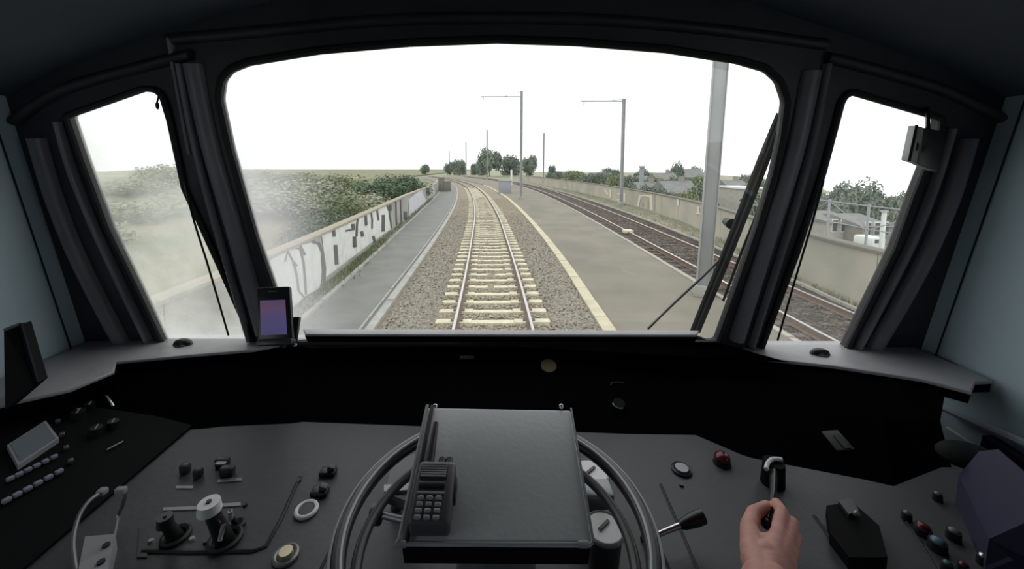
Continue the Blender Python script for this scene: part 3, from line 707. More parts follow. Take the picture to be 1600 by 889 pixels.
def flat_curve(name, loops, thick, m, offn=0):
    cu = bpy.data.curves.new(name, 'CURVE'); cu.dimensions = '2D'; cu.fill_mode = 'BOTH'; cu.extrude = thick / 2
    for lp in loops:
        s = cu.splines.new('POLY'); s.points.add(len(lp) - 1); s.use_cyclic_u = True
        for q, p in zip(s.points, lp): q.co = (p[0], p[1], 0, 1)
    tmp = bpy.data.objects.new('tmp', cu); C.objects.link(tmp); bpy.context.view_layer.update()
    me = bpy.data.meshes.new_from_object(tmp.evaluated_get(bpy.context.evaluated_depsgraph_get()))
    bpy.data.objects.remove(tmp); bpy.data.curves.remove(cu)
    me.transform(Matrix.Translation(NN * offn) @ FM); me.materials.clear(); me.materials.append(M[m])
    return me
me = flat_curve('wall_front', [outer] + holes, .024, 'frame_black', -.012); me.name = 'wall_front'
o = bpy.data.objects.new('wall_front', me); C.objects.link(o); tag(o, kind='structure')
for i, (h, gm, rr) in enumerate(zip(holes, ('windscreen_glass', 'side_glass_smeared', 'side_glass_clear'), (.011, .009, .009))):
    pts = [FM @ p + NN * .004 for p in h]
    w = MB().tube(pts, rr, 8, True).build('window_%d' % (i + 1), 'rubber', kind='structure', local=True); WLOC[w.name] = Vector((0, 0, 0))
    me = flat_curve('pane', [h], .005, gm, -.018); pn = bpy.data.objects.new('pane', me); C.objects.link(pn); pn.parent = w
# side walls, ceiling, floor, back wall with door openings behind the viewer
YB = -1.5; ZF = 1.25
def wall_side(name, x, s):
    zt = cw[0].z if s < 0 else cw[-1].z
    # polygon in Y-Z following the raked front; an unseen side window opening, placed and sized to light the cab
    yf = lambda z: B.y + (z - B.z) * (VV.y / VV.z)
    po = [(YB, ZF), (yf(ZF + 1.25) + .02, ZF), (yf(ZF + 1.25) + .02, ZF + 1.2), (yf(zt) + .0, zt), (YB, zt)]
    h0, h1, w0, w1 = 2.70, zt - .08, -.55, .36
    m = MB()
    def slab(y0, y1, z0, z1): m.box((x + s * .03, (y0 + y1) / 2, (z0 + z1) / 2), (.06, y1 - y0, z1 - z0))
    slab(YB, w0, ZF, zt); slab(w0, w1, ZF, h0); slab(w0, w1, h1, zt)
    pts = [(x, w1, ZF), (x, yf(2.5) + .03, ZF), (x, yf(2.5) + .03, 2.5), (x, yf(zt) + .03, zt), (x, w1, zt)]
    m.prism(pts, (s * .06, 0, 0)); m.build(name, 'wall_blue', kind='structure', smooth=None)
    wn_ = MB()
    c = [(x, w0, h0), (x, w1, h0), (x, w1, h1), (x, w0, h1)]
    wn_.tube(c, .015, 6, True); w = wn_.build('window_%d' % (4 if s < 0 else 5), 'rubber', kind='structure', local=True); WLOC[w.name] = Vector((0, 0, 0))
    MB().box((x + s * .03, (w0 + w1) / 2, (h0 + h1) / 2), (.006, w1 - w0, h1 - h0)).build('pane', 'side_glass_clear', w, smooth=None)
wall_side('wall_left', XL, -1); wall_side('wall_right', XR, 1)
m = MB(); ring = []
for p in smooth_pts(cw, 4): ring.append(p)
ring = [Vector((p.x, p.y + .08, p.z)) for p in ring]
for a, b in zip(ring, ring[1:]):
    m.quad([a, b, Vector((b.x, YB, b.z)), Vector((a.x, YB, a.z))])
    m.quad([a + Vector((0, 0, .05)), b + Vector((0, 0, .05)), Vector((b.x, YB, b.z + .05)), Vector((a.x, YB, a.z + .05))])
bmesh.ops.remove_doubles(m.bm, verts=m.bm.verts, dist=.0005)
m.build('ceiling', 'ceiling_navy', kind='structure', smooth=60, local=True)
MB().box((0, (YB + 1.3) / 2, ZF - .03), (XR - XL + .1, 1.3 - YB, .06)).build('floor', 'floor_dark', kind='structure', smooth=None)
zt = max(p.z for p in cw)
MB().prism([(XL, YB, ZF), (XR, YB, ZF)] + [(p.x, YB, p.z) for p in reversed(ring)], (0, -.05, 0)).build('wall_back', 'wall_blue', kind='structure', smooth=None)
MB().box(((XL + XR) / 2, 1.33, 1.85), (XR - XL + .1, .06, 1.3)).build('wall_front_lower', 'fascia_black', kind='structure', smooth=None)

# relief trims on the front frame, pale ones standing in for highlights: (polyline px, width m, height m, material)
def trim(pts, w, h, m, n=8, off=0):
    P = smooth_pts([fw(*p) + NN * off for p in pts], 5); mb = MB(); rings = []
    for i, p in enumerate(P):
        t = (P[min(i + 1, len(P) - 1)] - P[max(i - 1, 0)]).normalized(); sdir = t.cross(NN).normalized()
        rings.append([mb.bm.verts.new(p + sdir * (w / 2) * math.cos(a) + NN * h * math.sin(a)) for a in [math.pi * k / n for k in range(n + 1)]])
    for a, b in zip(rings, rings[1:]):
        for k in range(n): mb.bm.faces.new((a[k], a[k + 1], b[k + 1], b[k]))
        mb.bm.faces.new((a[0], b[0], b[n], a[n]))
    mb.bm.faces.new(rings[0][::-1]); mb.bm.faces.new(rings[-1])
    trim.n += 1; return mb.build('trim_%d' % trim.n, m, kind='structure', smooth=50, local=True)
trim.n = 0
trim([(302, 100), (330, 230), (365, 350), (412, 520)], .050, .022, 'trim_highlight')
trim([(283, 100), (308, 230), (345, 370), (392, 530)], .016, .020, 'trim_highlight')
trim([(268, 60), (278, 120), (300, 240)], .014, .016, 'trim_highlight')
trim([(1268, 110), (1240, 240), (1202, 360), (1150, 530)], .050, .022, 'trim_highlight')
trim([(1290, 100), (1265, 230), (1226, 370), (1172, 540)], .016, .020, 'trim_highlight')
trim([(62, 215), (90, 310), (135, 420), (208, 560)], .040, .030, 'trim_highlight')
trim([(95, 190), (120, 275), (168, 390), (244, 550)], .018, .022, 'trim_highlight')
trim([(1508, 215), (1480, 310), (1432, 420), (1352, 560)], .040, .030, 'trim_highlight')
trim([(1482, 200), (1455, 290), (1410, 400), (1330, 555)], .018, .022, 'trim_highlight')
trim([(262, 62), (420, 48), (600, 32), (776, 28), (950, 32), (1130, 48), (1290, 70)], .03, .014, 'frame_black')
trim([(25, 190), (100, 140), (240, 100), (300, 85)], .03, .02, 'frame_black')
trim([(1560, 185), (1470, 140), (1350, 105), (1290, 90)], .03, .02, 'frame_black')
def side_trim(name, x, s, ys, z0, z1, w, m, rake=True):
    yf = lambda z: B.y + (z - B.z) * (VV.y / VV.z)
    P = [Vector((x - s * .004, yf(z) - ys, z)) for z in (z0, (z0 + z1) / 2, z1)]
    return MB().tube(P, w, 6).build(name, m, kind='structure', local=True)
side_trim('trim_30', XR, 1, .045, 2.5, 3.55, .002, 'rubber'); side_trim('trim_31', XL, -1, .045, 2.5, 3.55, .002, 'rubber')
# white ledge on the right wall with a boxed panel under it
a, b = Vector((XR - .025, 1.15, 2.53)), Vector((XR - .025, .1, 2.40))
P1 = on_plane(1503, 650, Vector((XR - .02, 0, 0)), Vector((1, 0, 0))); P2 = on_plane(1600, 693, Vector((XR - .02, 0, 0)), Vector((1, 0, 0)))
dd = (P2 - P1); MB().tube([P1 - dd * .4, P2 + dd * 1.2], .012, 8).build('trim_32', 'wall_trim', kind='structure', local=True)
P1 = on_plane(1500, 682, Vector((XR - .02, 0, 0)), Vector((1, 0, 0))); P2 = on_plane(1545, 712, Vector((XR - .02, 0, 0)), Vector((1, 0, 0)))
dd = (P2 - P1); MB().tube([P1 - dd * .5, P2 + dd * .2], .005, 8).build('trim_33', 'dial_white', kind='structure', local=True)
P1 = on_plane(1552, 680, Vector((XR - .02, 0, 0)), Vector((1, 0, 0)))
P2 = on_plane(1620, 722, Vector((XR - .02, 0, 0)), Vector((1, 0, 0)))
MB().prism([P1, P2, P2 + Vector((0, 0, -.3)), P1 + Vector((0, .02, -.3))], (-.03, 0, 0)).build('trim_34', 'purple_panel', kind='structure', smooth=None)

# ================================================================= DASHBOARD
ZS = 2.66; ZL = 2.617; ZLL = 2.640
db = thing('dashboard', (0, 1.1, 1.3), 'black instrument dashboard with grey top shelf under the windscreen', 'dashboard')
def sh(px, py, z=ZL): return on_z(px, py, z)
def shelf(pts, z, th, name, m, bev=.004, lip=.02):
    mb = MB(); P = [Vector((p.x, p.y, z)) for p in pts]; mb.prism(P, (0, 0, -th))
    bmesh.ops.recalc_face_normals(mb.bm, faces=mb.bm.faces)
    if bev:
        es = [e for e in mb.bm.edges if abs(e.verts[0].co.z - z) < 1e-5 and abs(e.verts[1].co.z - z) < 1e-5]
        bmesh.ops.bevel(mb.bm, geom=es, offset=bev, segments=3, affect='EDGES', profile=.5)
    o_ = mb.build(name, m, db, smooth=50)
    ce = sum((Vector((p.x, p.y, 0)) for p in pts), Vector()) / len(pts)
    MB().prism([Vector((p.x + (ce.x - p.x) * .004, p.y + .004, z - th)) for p in pts], (0, 0, -lip)).build('shelf_lip', 'fascia_black', o_, smooth=None, label='black lip under the grey top')
    return o_
yb = B.y + .06
shelf([Vector((XL + .01, yb, 0)), Vector((-.56, yb, 0)), sh(398, 546, ZLL), sh(290, 555, ZLL), sh(181, 565, ZLL), sh(178, 580, ZLL), sh(110, 608, ZLL), sh(20, 628, ZLL), Vector((XL + .01, .74, 0))], ZLL, .008, 'shelf', 'shelf_grey')
shelf([Vector((.54, yb, 0)), Vector((XR - .02, yb, 0)), Vector((XR - .02, 1.02, 0)), sh(1524, 596), sh(1518, 612), sh(1440, 592), sh(1300, 571), sh(1162, 556), sh(1160, 541)], ZL, .009, 'shelf', 'shelf_grey', lip=.026)
shelf([sh(392, 540, 2.64), Vector((-.60, yb, 0)), Vector((.62, yb, 0)), sh(1165, 548, 2.64), sh(1092, 528, 2.64), sh(476, 527, 2.64)], 2.64, .006, 'shelf', 'shelf_grey', .003, .03)
shelf([sh(474, 514, 2.685), sh(1092, 516, 2.685), sh(1088, 523, 2.685), sh(478, 522, 2.685)], 2.685, .007, 'hood', 'shelf_grey', .002, .02)
# fascia: lower instrument panel swept from under the shelf lip down to the desk
ZD = 2.52
topl = [Vector((XL + .06, .95, 0)), sh(200, 560, ZLL), sh(398, 541, ZLL), sh(480, 522, 2.65), sh(1088, 522, 2.65), sh(1165, 548), sh(1440, 586), sh(1500, 604)]
topl.insert(0, Vector((XL + .004, .95, ZLL))); topl[1] = sh(120, 566, ZLL)
botl = [Vector((XL + .004, .93, ZD - .01))] + [on_z(*p, ZD - .01) for p in ((150, 700), (215, 688), (340, 680), (470, 674), (1090, 698), (1180, 738), (1400, 782), (1490, 745))]
mb = MB(); rt, rm, rb = [], [], []
for p, q in zip(topl, botl):
    rt.append(mb.bm.verts.new((p.x, p.y + .03, p.z - .012))); rm.append(mb.bm.verts.new((p.x * .35 + q.x * .65, min(p.y - .01, q.y * .45 + p.y * .55), 2.575))); rb.append(mb.bm.verts.new((q.x, q.y, ZD - .01)))
for A, Bq in ((rt, rm), (rm, rb)):
    for i in range(len(topl) - 1): mb.bm.faces.new((A[i], A[i + 1], Bq[i + 1], Bq[i]))
q = mb.bm.verts.new((topl[-1].x, 1.25, topl[-1].z - .012)); q2 = mb.bm.verts.new((topl[-1].x, 1.25, ZD - .2)); q3 = mb.bm.verts.new((botl[-1].x, botl[-1].y, ZD - .2))
mb.bm.faces.new((rt[-1], q, q2, q3, rb[-1], rm[-1]))
def fas(px, py, off=.004):
    r = ray(px, py); best = None
    for A, Bq in ((rtc, rmc), (rmc, rbc)):
        for i in range(len(A) - 1):
            for tri in ((A[i], A[i + 1], Bq[i + 1]), (A[i], Bq[i + 1], Bq[i])):
                h_ = mgeo.intersect_ray_tri(*tri, r, E)
                if h_ is not None and (best is None or h_.y < best[0].y):
                    n_ = (tri[1] - tri[0]).cross(tri[2] - tri[0]).normalized(); n_ = n_ if n_.y < 0 else -n_
                    best = (h_, n_)
    if best is None: best = (on_y(px, py, 1.0), Vector((0, -1, 0)))
    return best[0] + best[1] * off, best[1]
rtc, rmc, rbc = [[v.co.copy() for v in A] for A in (rt, rm, rb)]
mb.build('fascia', 'fascia_black', db, smooth=None)
def NR(n): u_ = Vector((1, 0, 0)); u_ = (u_ - n * u_.dot(n)).normalized(); return Matrix((u_, n.cross(u_), n)).transposed()
c, n = fas(730, 560); MB().box(c, (.045, .012, .004), NR(n), bev=.001).build('name_plate', 'grey_mark', db, label='small grey plate on the fascia')
c, n = fas(857, 573); MB().cyl(c - n * .004, c + n * .002, .024, n=20).build('emblem', 'yellow_mark', db, label='faint round yellow marking on the fascia')
c, n = fas(965, 602); MB().tube([c + NR(n) @ Vector((.02 * math.cos(a), .008 * math.sin(a), 0)) for a in [R(200 - 28 * k / 2) for k in range(13)]], .0016, 6).build('dial_rim', 'grey_mark', db)
c, n = fas(966, 636); MB().cyl(c - n * .01, c + n * .012, .018, .016, 20).build('knob', 'console_black', db); MB().tube([c + n * .012 + NR(n) @ Vector((.017 * math.cos(a), .017 * math.sin(a), 0)) for a in [R(180 + 10 * k) for k in range(12)]], .0018, 6).build('knob_rim', 'steel_grey', db)
c, n = fas(1308, 690); MB().box(c, (.040, .050, .005), NR(n), bev=.002).build('warning_plate', 'grey_mark', db, label='dim grey plate on the right of the fascia')
MB().box(c + n * .004 + NR(n) @ Vector((.004, -.006, 0)), (.014, .034, .003), NR(n)).build('plate_mark', 'plastic_black', db)

# ================================================================= DESK
DZ = ZD
def dk(px, py, h=0): return on_z(px, py, DZ + h)
desk = thing('control_desk', (0, .7, 1.28), 'dark grey driver desk with levers buttons and grooves', 'desk')
mb = MB(); mb.prism([(-1.02, .28, DZ), (1.12, .28, DZ), (1.12, 1.12, DZ), (-1.02, 1.12, DZ)], (0, 0, -.04)); mb.build('desk_top', 'desk_grey', desk, smooth=None)
MB().box((0, .75, 1.88), (2.0, .7, 1.2)).build('pedestal', 'plastic_black', desk, smooth=None)
def groove(pts, r=.003, m='groove_black', name='groove'): return MB().tube([dk(*p) for p in pts], r, 6).build(name, m, desk)
groove([(222, 862), (300, 864), (395, 862), (415, 855), (440, 810), (462, 760), (470, 745)], .004)
groove([(1032, 757), (1060, 820), (1092, 895)]); groove([(1020, 835), (1034, 862), (1050, 900)]); groove([(1272, 806), (1305, 852), (1330, 890)], .003); groove([(1408, 802), (1440, 850), (1470, 900)], .002)
groove([(528, 840), (515, 862), (500, 892)], .003)
def plate(pts, h, m, name, label=None):
    mb = MB(); mb.prism([dk(*p) for p in pts], (0, 0, h)); return mb.build(name, m, desk, smooth=None, label=label)
plate([(255, 794), (308, 792), (308, 797), (255, 799)], .002, 'key_grey', 'slot_scale'); plate([(345, 788), (376, 786), (376, 791), (345, 793)], .002, 'key_grey', 'slot_scale')
plate([(275, 760), (302, 760), (302, 764), (275, 764)], .002, 'key_grey', 'slot_scale'); plate([(340, 750), (378, 747), (378, 752), (340, 755)], .002, 'steel_grey', 'slot_scale')
plate([(218, 826), (230, 826), (230, 872), (214, 872)], .002, 'plastic_dark', 'rim_plate')
for px, py in ((236, 846), (300, 843), (322, 848), (467, 752), (383, 790), (1065, 759)):
    c = dk(px, py); MB().cyl(c, c + Vector((0, 0, .004)), .005, .004, 10).build('screw', 'key_grey' if px < 310 else 'plastic_black', desk)
def desk_lever(base, top, hgt, r, mk, knob_r, label, parent=desk, black_r=None):
    b = dk(*base); t_ = dk(*top, hgt)
    l = MB().cyl(b, t_, r * 1.4, r, 12).build('lever', 'plastic_black', parent, label=label)
    MB().torus(b + Vector((0, 0, .004)), r * 2.2, .005, N=24, n=6).build('boot', 'rubber', l)
    MB().cyl(t_ - Vector((0, 0, .006)), t_ + Vector((0, 0, .010)), knob_r, knob_r * .9, 24).build('knob', mk, l, label='round pale top on the lever' if mk == 'dial_white' else None)
    MB().cyl(t_ + Vector((0, 0, .0101)), t_ + Vector((0, 0, .0125)), knob_r * .22, n=12).build('knob_screw', 'plastic_black', l)
    return l
desk_lever((352, 845), (327, 793), .10, .011, 'dial_white', .0185, 'thick black lever with pale disc top')
desk_lever((275, 840), (258, 815), .05, .009, 'plastic_black', .013, 'short black lever')
desk_lever((372, 822), (360, 806), .03, .004, 'key_grey', .005, 'tiny toggle lever')
for px, py in ((345, 800), (350, 818)):
    c = dk(px, py, .06); MB().cyl(c, c + Vector((.0, -.012, -.02)), .004, n=8).build('lever_pin', 'chrome', desk)
c = dk(479, 799); MB().torus(c + Vector((0, 0, .004)), .0185, .0042, N=32, n=8).build('ring_button', 'dial_white', desk, label='white ring around the push button left of the wheel')
MB().cyl(c, c + Vector((0, 0, .006)), .014, n=24).build('push_button', 'plastic_dark', desk)
c = dk(447, 870); MB().torus(c + Vector((0, 0, .003)), .018, .004, N=28, n=8).build('bolt_washer', 'steel_grey', desk); MB().cyl(c, c + Vector((0, 0, .012)), .015, .011, 20).build('bolt', 'brass', desk, label='brass bolt head')
for k, (px, py) in enumerate(((513, 741), (500, 772))):
    c = dk(px, py); q = MB().box(c + Vector((0, 0, .006)), (.035, .022, .012), bev=.003).build('rocker_switch', 'plastic_black', desk)
    MB().box(c + Vector((.008, 0, .016)), (.016, .014, .010), Matrix.Rotation(.3, 3, 'Y'), bev=.002).build('rocker', 'plastic_dark', q)
for px, py, w in ((348, 728, .03), (356, 742, .03), (290, 738, .02), (310, 745, .018)):
    c = dk(px, py); MB().box(c + Vector((0, 0, .01)), (w, .015, .02), bev=.004).build('switch', 'plastic_dark', desk)
c = dk(345, 724, .02); MB().box(c, (.022, .008, .003)).build('switch_mark', 'steel_grey', desk)
# right half of the desk
c = dk(1065, 735); MB().torus(c + Vector((0, 0, .003)), .019, .003, N=28, n=6).build('button_ring', 'plastic_black', desk); MB().cyl(c, c + Vector((0, 0, .008)), .016, .014, 24).build('grey_button', 'steel_grey', desk, label='flat grey button')
c = dk(1128, 724); MB().cyl(c, c + Vector((0, 0, .010)), .019, .018, 24).build('button_base', 'plastic_black', desk); MB().ball(c + Vector((0, 0, .014)), .017, 20, (1, 1, .7)).build('red_button', 'red_button', desk, label='dark red mushroom button')
a, b = dk(1030, 834, .035), dk(1062, 821, .045); e = dk(1100, 806, .055)
l = MB().cyl(a, b, .0045, .005, 12).build('lever_shaft', 'chrome', desk, label='bright lever shaft'); MB().tube([b, b.lerp(e, .15), b.lerp(e, .6), b.lerp(e, .95), e], .01, 12, rs=[.006, .009, .012, .012, .006]).build('lever_grip', 'plastic_black', l)
MB().cyl(dk(1005, 843), a, .007, .005, 10).build('lever_stem', 'plastic_black', desk)
# black block of switches right of the hand
plate([(1290, 806), (1330, 800), (1372, 838), (1385, 889), (1325, 889), (1296, 850)], .022, 'console_black', 'switch_block')
for px, py in ((1338, 806),): c = dk(px, py, .03); MB().ball(c + Vector((0, 0, .004)), .006, 12).build('ball_knob', 'steel_grey', desk)
plate([(1308, 804), (1328, 800), (1340, 820), (1324, 826)], .030, 'plastic_dark', 'switch_plate')
for px, py, r, m, h in ((1465, 774, .006, 'white_lamp', .008), (1417, 804, .006, 'white_lamp', .008), (1442, 826, .010, 'red_button', .008), (1465, 850, .010, 'blue_lamp', .012), (1490, 834, .008, 'white_lamp', .012), (1550, 860, .009, 'chrome', .02), (1536, 873, .006, 'chrome', .012), (1480, 884, .006, 'green_button', .01), (1505, 886, .006, 'red_button', .01)):
    c = dk(px, py, .01); q = MB().cyl(c - Vector((0, 0, .01)), c + Vector((0, 0, h * .5)), r * 1.35, r * 1.25, 20).build('lamp_socket', 'plastic_black', desk)
    MB().ball(c + Vector((0, 0, h * .5)), r, 16, (1, 1, .6)).build('lamp_lens', m, q)
# purple side box at the right end
q0, q1, q2 = on_z(1545, 842, DZ + .06), dk(1498, 742, .06), on_z(1600, 745, DZ + .16)
qn = (q1 - q0).cross(q2 - q0).normalized()
p = [on_plane(a_, b_, q0, qn) for a_, b_ in ((1545, 842), (1498, 742), (1530, 705), (1560, 702), (1640, 770), (1640, 800))]
t = thing('side_panel_box', (1.1, .75, 1.28), 'dull purple sloping equipment box against the right wall', 'box')
mb = MB(); mb.prism(p, (0, 0, -.06)); mb.build('cover', 'purple_panel', t, smooth=None)
MB().prism([p[0], p[5], p[5] + Vector((0, -.12, -.05)), p[0] + Vector((.02, -.10, -.04))], (0, 0, -.05)).build('front_flap', 'navy_panel', t, smooth=None)
MB().box((1.2, .72, 1.85), (.28, .5, 1.14)).build('cabinet_base', 'plastic_black', t, smooth=None)
c = on_z(1512, 712, DZ + .08); MB().ball(c, .05, 16, (1.1, .8, .4)).build('black_bundle', 'console_black', label='soft black bundle lying behind the purple side box', cat='bundle')

# ================================================================= STEERING WHEEL
Wc = Vector((-.001, .535, 2.68))
sw = thing('steering_wheel', (Wc.x, Wc.y, DZ), 'large black ring shaped hand wheel standing over the desk', 'wheel')
MB().torus(Wc, .220, .0115, N=128, n=14).build('rim', 'plastic_black', sw, smooth=80)
MB().torus(Wc + Vector((0, 0, .004)), .2285, .0042, N=128, n=8).build('rim_highlight', 'key_grey', sw, smooth=80, label='thin pale ring drawn as the outer highlight of the wheel rim')  # pale rings paint the two highlight lines onto the rim
MB().torus(Wc + Vector((0, 0, .0095)), .2155, .0032, N=128, n=8).build('rim_highlight', 'steel_grey', sw, smooth=80)
MB().torus(Wc - Vector((0, 0, .035)), .199, .008, N=128, n=10).build('inner_ring', 'plastic_dark', sw, smooth=80, label='second lower ring inside the rim')
for k in range(3):
    a = R((90, 250, 290)[k]); d = Vector((math.cos(a), math.sin(a), 0))
    MB().tube([Wc + Vector((0, 0, -.06)) + d * .04, Wc - Vector((0, 0, .03)) + d * .13, Wc + d * .225], .009, 8, flat=.5).build('spoke', 'steel_grey', sw)
MB().cyl(Wc + Vector((0, 0, -.08)), Wc + Vector((0, 0, -.02)), .06, .045, 32).build('hub', 'steel_grey', sw)
MB().cyl((Wc.x, Wc.y, DZ), Wc + Vector((0, 0, -.08)), .05, .05, 24).build('column', 'plastic_black', sw)
# gauges and bracket inside the wheel
def gauge(px, py, z, r, label):
    c = on_z(px, py, z); t = thing('gauge', c - Vector((0, 0, .03)), label, 'gauge')
    MB().cyl((c.x, c.y, DZ), c, r * .8, r, 28).build('housing', 'plastic_dark', t)
    MB().torus(c, r, .004, N=40, n=8).build('bezel', 'steel_grey', t)
    MB().cyl(c + Vector((0, 0, .001)), c + Vector((0, 0, .003)), r * .95, n=32).build('dial_face', 'dial_white', t)
    MB().box(c + Vector((.0, .002, .005)), (r * .9, .005, .002), Matrix.Rotation(.7, 3, 'Z')).build('needle', 'plastic_black', t)
    return c
gauge(922, 740, 2.60, .034, 'round white gauge by the upper right edge of the flat case')
c = gauge(944, 826, 2.60, .030, 'round white gauge by the lower right corner of the flat case')
t = thing('gauge_bracket', dk(930, 790), 'grey metal bracket between the two white gauges', 'bracket')
MB().box(on_z(930, 772, 2.60), (.06, .04, .03), bev=.004).build('block', 'steel_grey', t); MB().cyl(on_z(941, 770, 2.616), on_z(941, 770, 2.625), .005, n=12).build('screw', 'chrome', t)
MB().cyl(dk(930, 790), on_z(930, 778, 2.60), .012, n=12).build('stem', 'plastic_black', t)
MB().cyl(on_z(947, 737, 2.60), on_z(953, 733, 2.605), .006, n=12).build('pin', 'chrome', t)
t = thing('clamp_bracket', dk(610, 790), 'grey angular clamp holding the flat case on its left', 'bracket')
MB().prism([on_z(612, 722, 2.62), on_z(650, 708, 2.62), on_z(655, 790, 2.62), on_z(602, 770, 2.62)], (0, 0, -.02)).build('plate', 'radio_grey', t, smooth=None)
MB().prism([on_z(600, 757, 2.625), on_z(640, 755, 2.625), on_z(640, 765, 2.625), on_z(600, 768, 2.625)], (0, 0, -.005)).build('lip', 'steel_grey', t, smooth=None)
MB().box(on_z(588, 804, 2.60), (.022, .02, .03), bev=.005).build('thumb_knob', 'plastic_black', t); MB().cyl(on_z(596, 804, 2.60), on_z(640, 815, 2.61), .006, n=10).build('bolt', 'steel_grey', t)
MB().cyl(dk(620, 790), on_z(625, 770, 2.60), .012, n=12).build('stem', 'plastic_black', t)

# ================================================================= FLAT CASE on the wheel
tl, trr, brr, bl = at(668, 636, .65), at(892, 640, .65), at(927, 849, .472), at(624, 847, .472)
cn = (brr - bl).cross(tl - bl).normalized()
if cn.z < 0: cn = -cn
ux = (brr - bl).normalized(); vy = cn.cross(ux).normalized(); CR = Matrix((ux, vy, cn)).transposed()
cs = thing('flat_case', ((tl + brr) / 2) - Vector((0, 0, .06)), 'flat dark grey case lying across the middle of the wheel', 'case')
mb = MB(); P = [tl, trr, brr, bl]; mb.prism(P, -cn * .012)
bmesh.ops.recalc_face_normals(mb.bm, faces=mb.bm.faces)
bmesh.ops.bevel(mb.bm, geom=list(mb.bm.edges), offset=.004, segments=3, affect='EDGES', profile=.5); mb.build('body', 'case_grey', cs)
ctr = sum(P, Vector()) / 4; P2 = [ctr + (p - ctr) * .985 - cn * .0125 for p in P]
MB().prism(P2, -cn * .034).build('lower_shell', 'console_black', cs, smooth=None)
MB().tube([tl + cn * .004, bl + cn * .003], .0028, 8).build('edge_rail', 'key_grey', cs, label='bright rail along the left edge'); MB().tube([tl + ux * .008 + cn * .003, bl + ux * .009 + cn * .001], .003, 8).build('edge_rail', 'plastic_black', cs)
MB().tube([trr + cn * .003, brr + cn * .002], .0018, 8).build('edge_rail', 'steel_grey', cs)
MB().tube([bl + cn * .001 - vy * .001, brr + cn * .001 - vy * .001], .0013, 8).build('front_edge', 'key_grey', cs)
for p in (bl + ux * .002 - vy * .002, brr - ux * .012 - vy * .001): MB().box(p, (.014, .006, .008), CR, bev=.002).build('foot', 'key_grey', cs)
for px in (680, 877):
    c = at(px, 635, .655); MB().ball(c, .0042, 10).build('screw', 'chrome', cs)
MB().cyl(Wc + Vector((0, 0, -.03)), ctr - cn * .046, .04, .05, 20).build('mount', 'plastic_black', cs)

# ================================================================= TWO WAY RADIO on the case
def cpt(px, py, h=0): p = on_plane(px, py, ctr, cn); return p + cn * h
rt_, rb_ = cpt(686, 742), cpt(671, 842)
ax = (rt_ - rb_).normalized(); sx = ax.cross(cn).normalized(); RR = Matrix((sx, ax, cn)).transposed()
L = (rt_ - rb_).length; mid = (rt_ + rb_) / 2; wR = (cpt(712, 775) - cpt(648, 775)).length * .93
rd = thing('two_way_radio', mid, 'black two way radio with stub antenna lying on the flat case', 'radio')
MB().box(mid + cn * .016, (wR, L, .030), RR, bev=.006, seg=3).build('body', 'radio_grey', rd)
def rloc(u, v, h=.031): return mid + sx * u * wR + ax * v * L + cn * h
MB().box(rloc(-.05, .30), (wR * .72, L * .26, .003), RR, bev=.001).build('speaker_grille', 'plastic_dark', rd)
for k in range(6): MB().box(rloc(-.05, .20 + .04 * k, .0335), (wR * .66, .0016, .002), RR).build('grille_slot', 'key_grey', rd)
MB().box(rloc(-.05, .06), (wR * .66, L * .11, .004), RR, bev=.001).build('display', 'plastic_black', rd, label='black display window')
MB().box(rloc(-.05, -.06), (wR * .7, L * .03, .004), RR).build('divider', 'key_grey', rd)
for r_ in range(4):
    for c_ in range(3):
        MB().box(rloc(-.27 + .22 * c_, -.15 - .095 * r_, .033), (wR * .16, L * .062, .004), RR, bev=.0015).build('key', 'key_grey', rd)
a0 = rloc(-.27, .5, .016); MB().tube([a0, a0 + ax * .015, a0 + ax * .045 + cn * .002, a0 + ax * .066 + cn * .003], .005, 12, rs=[.0065, .0065, .005, .004]).build('antenna', 'plastic_black', rd)
for u in (.08, .28): a0 = rloc(u, .5, .016); MB().cyl(a0, a0 + ax * .012, .006, .005, 14).build('rotary_knob', 'plastic_dark', rd)
MB().box(rloc(.52, .1, .016), (.004, L * .35, .016), RR, bev=.001).build('talk_button', 'plastic_dark', rd)

# ================================================================= PHONE in holder at the left pillar
P4 = [at(400, 449, .98), at(452, 447, .98), at(457, 531, .93), at(402, 533, .93)]
pn = (P4[2] - P4[3]).cross(P4[0] - P4[3]).normalized()
if pn.y > 0: pn = -pn
pc = sum(P4, Vector()) / 4; pu = (P4[2] - P4[3]).normalized(); pv = pn.cross(pu).normalized()
if pv.z < 0: pv = -pv
PR = Matrix((pu, pv, pu.cross(pv))).transposed(); pw = (P4[1] - P4[0]).length; ph = (P4[0] - P4[3]).length
pt = thing('mobile_phone', pc - pv * ph / 2, 'black phone with purple lit screen standing left of the windscreen', 'phone')
pq = [p - pc for p in P4]
mbp = MB().prism([pc + q for q in pq], -pn * .014); bmesh.ops.recalc_face_normals(mbp.bm, faces=mbp.bm.faces)
bmesh.ops.bevel(mbp.bm, geom=list(mbp.bm.edges), offset=.004, segments=3, affect='EDGES', profile=.5); mbp.build('body', 'plastic_black', pt)
PU, PVv = (P4[2] - P4[3]), (P4[0] - P4[3])
def pq_(u, v): return P4[3] + PU * u + PVv * v + pn * .0008
MB().prism([pq_(.12, .10), pq_(.86, .10), pq_(.86, .74), pq_(.12, .74)], pn * .0012).build('screen', 'phone_screen', pt, smooth=None, label='glowing purple blue screen')
MB().prism([pq_(.38, .9), pq_(.62, .9), pq_(.62, .915), pq_(.38, .915)], pn * .0012).build('earpiece', 'steel_grey', pt, smooth=None)
pv = PVv.normalized()
hd = thing('phone_holder', sh(430, 545, ZLL) - Vector((0, 0, .0)), 'black holder clamping the phone to the dashboard shelf', 'holder')
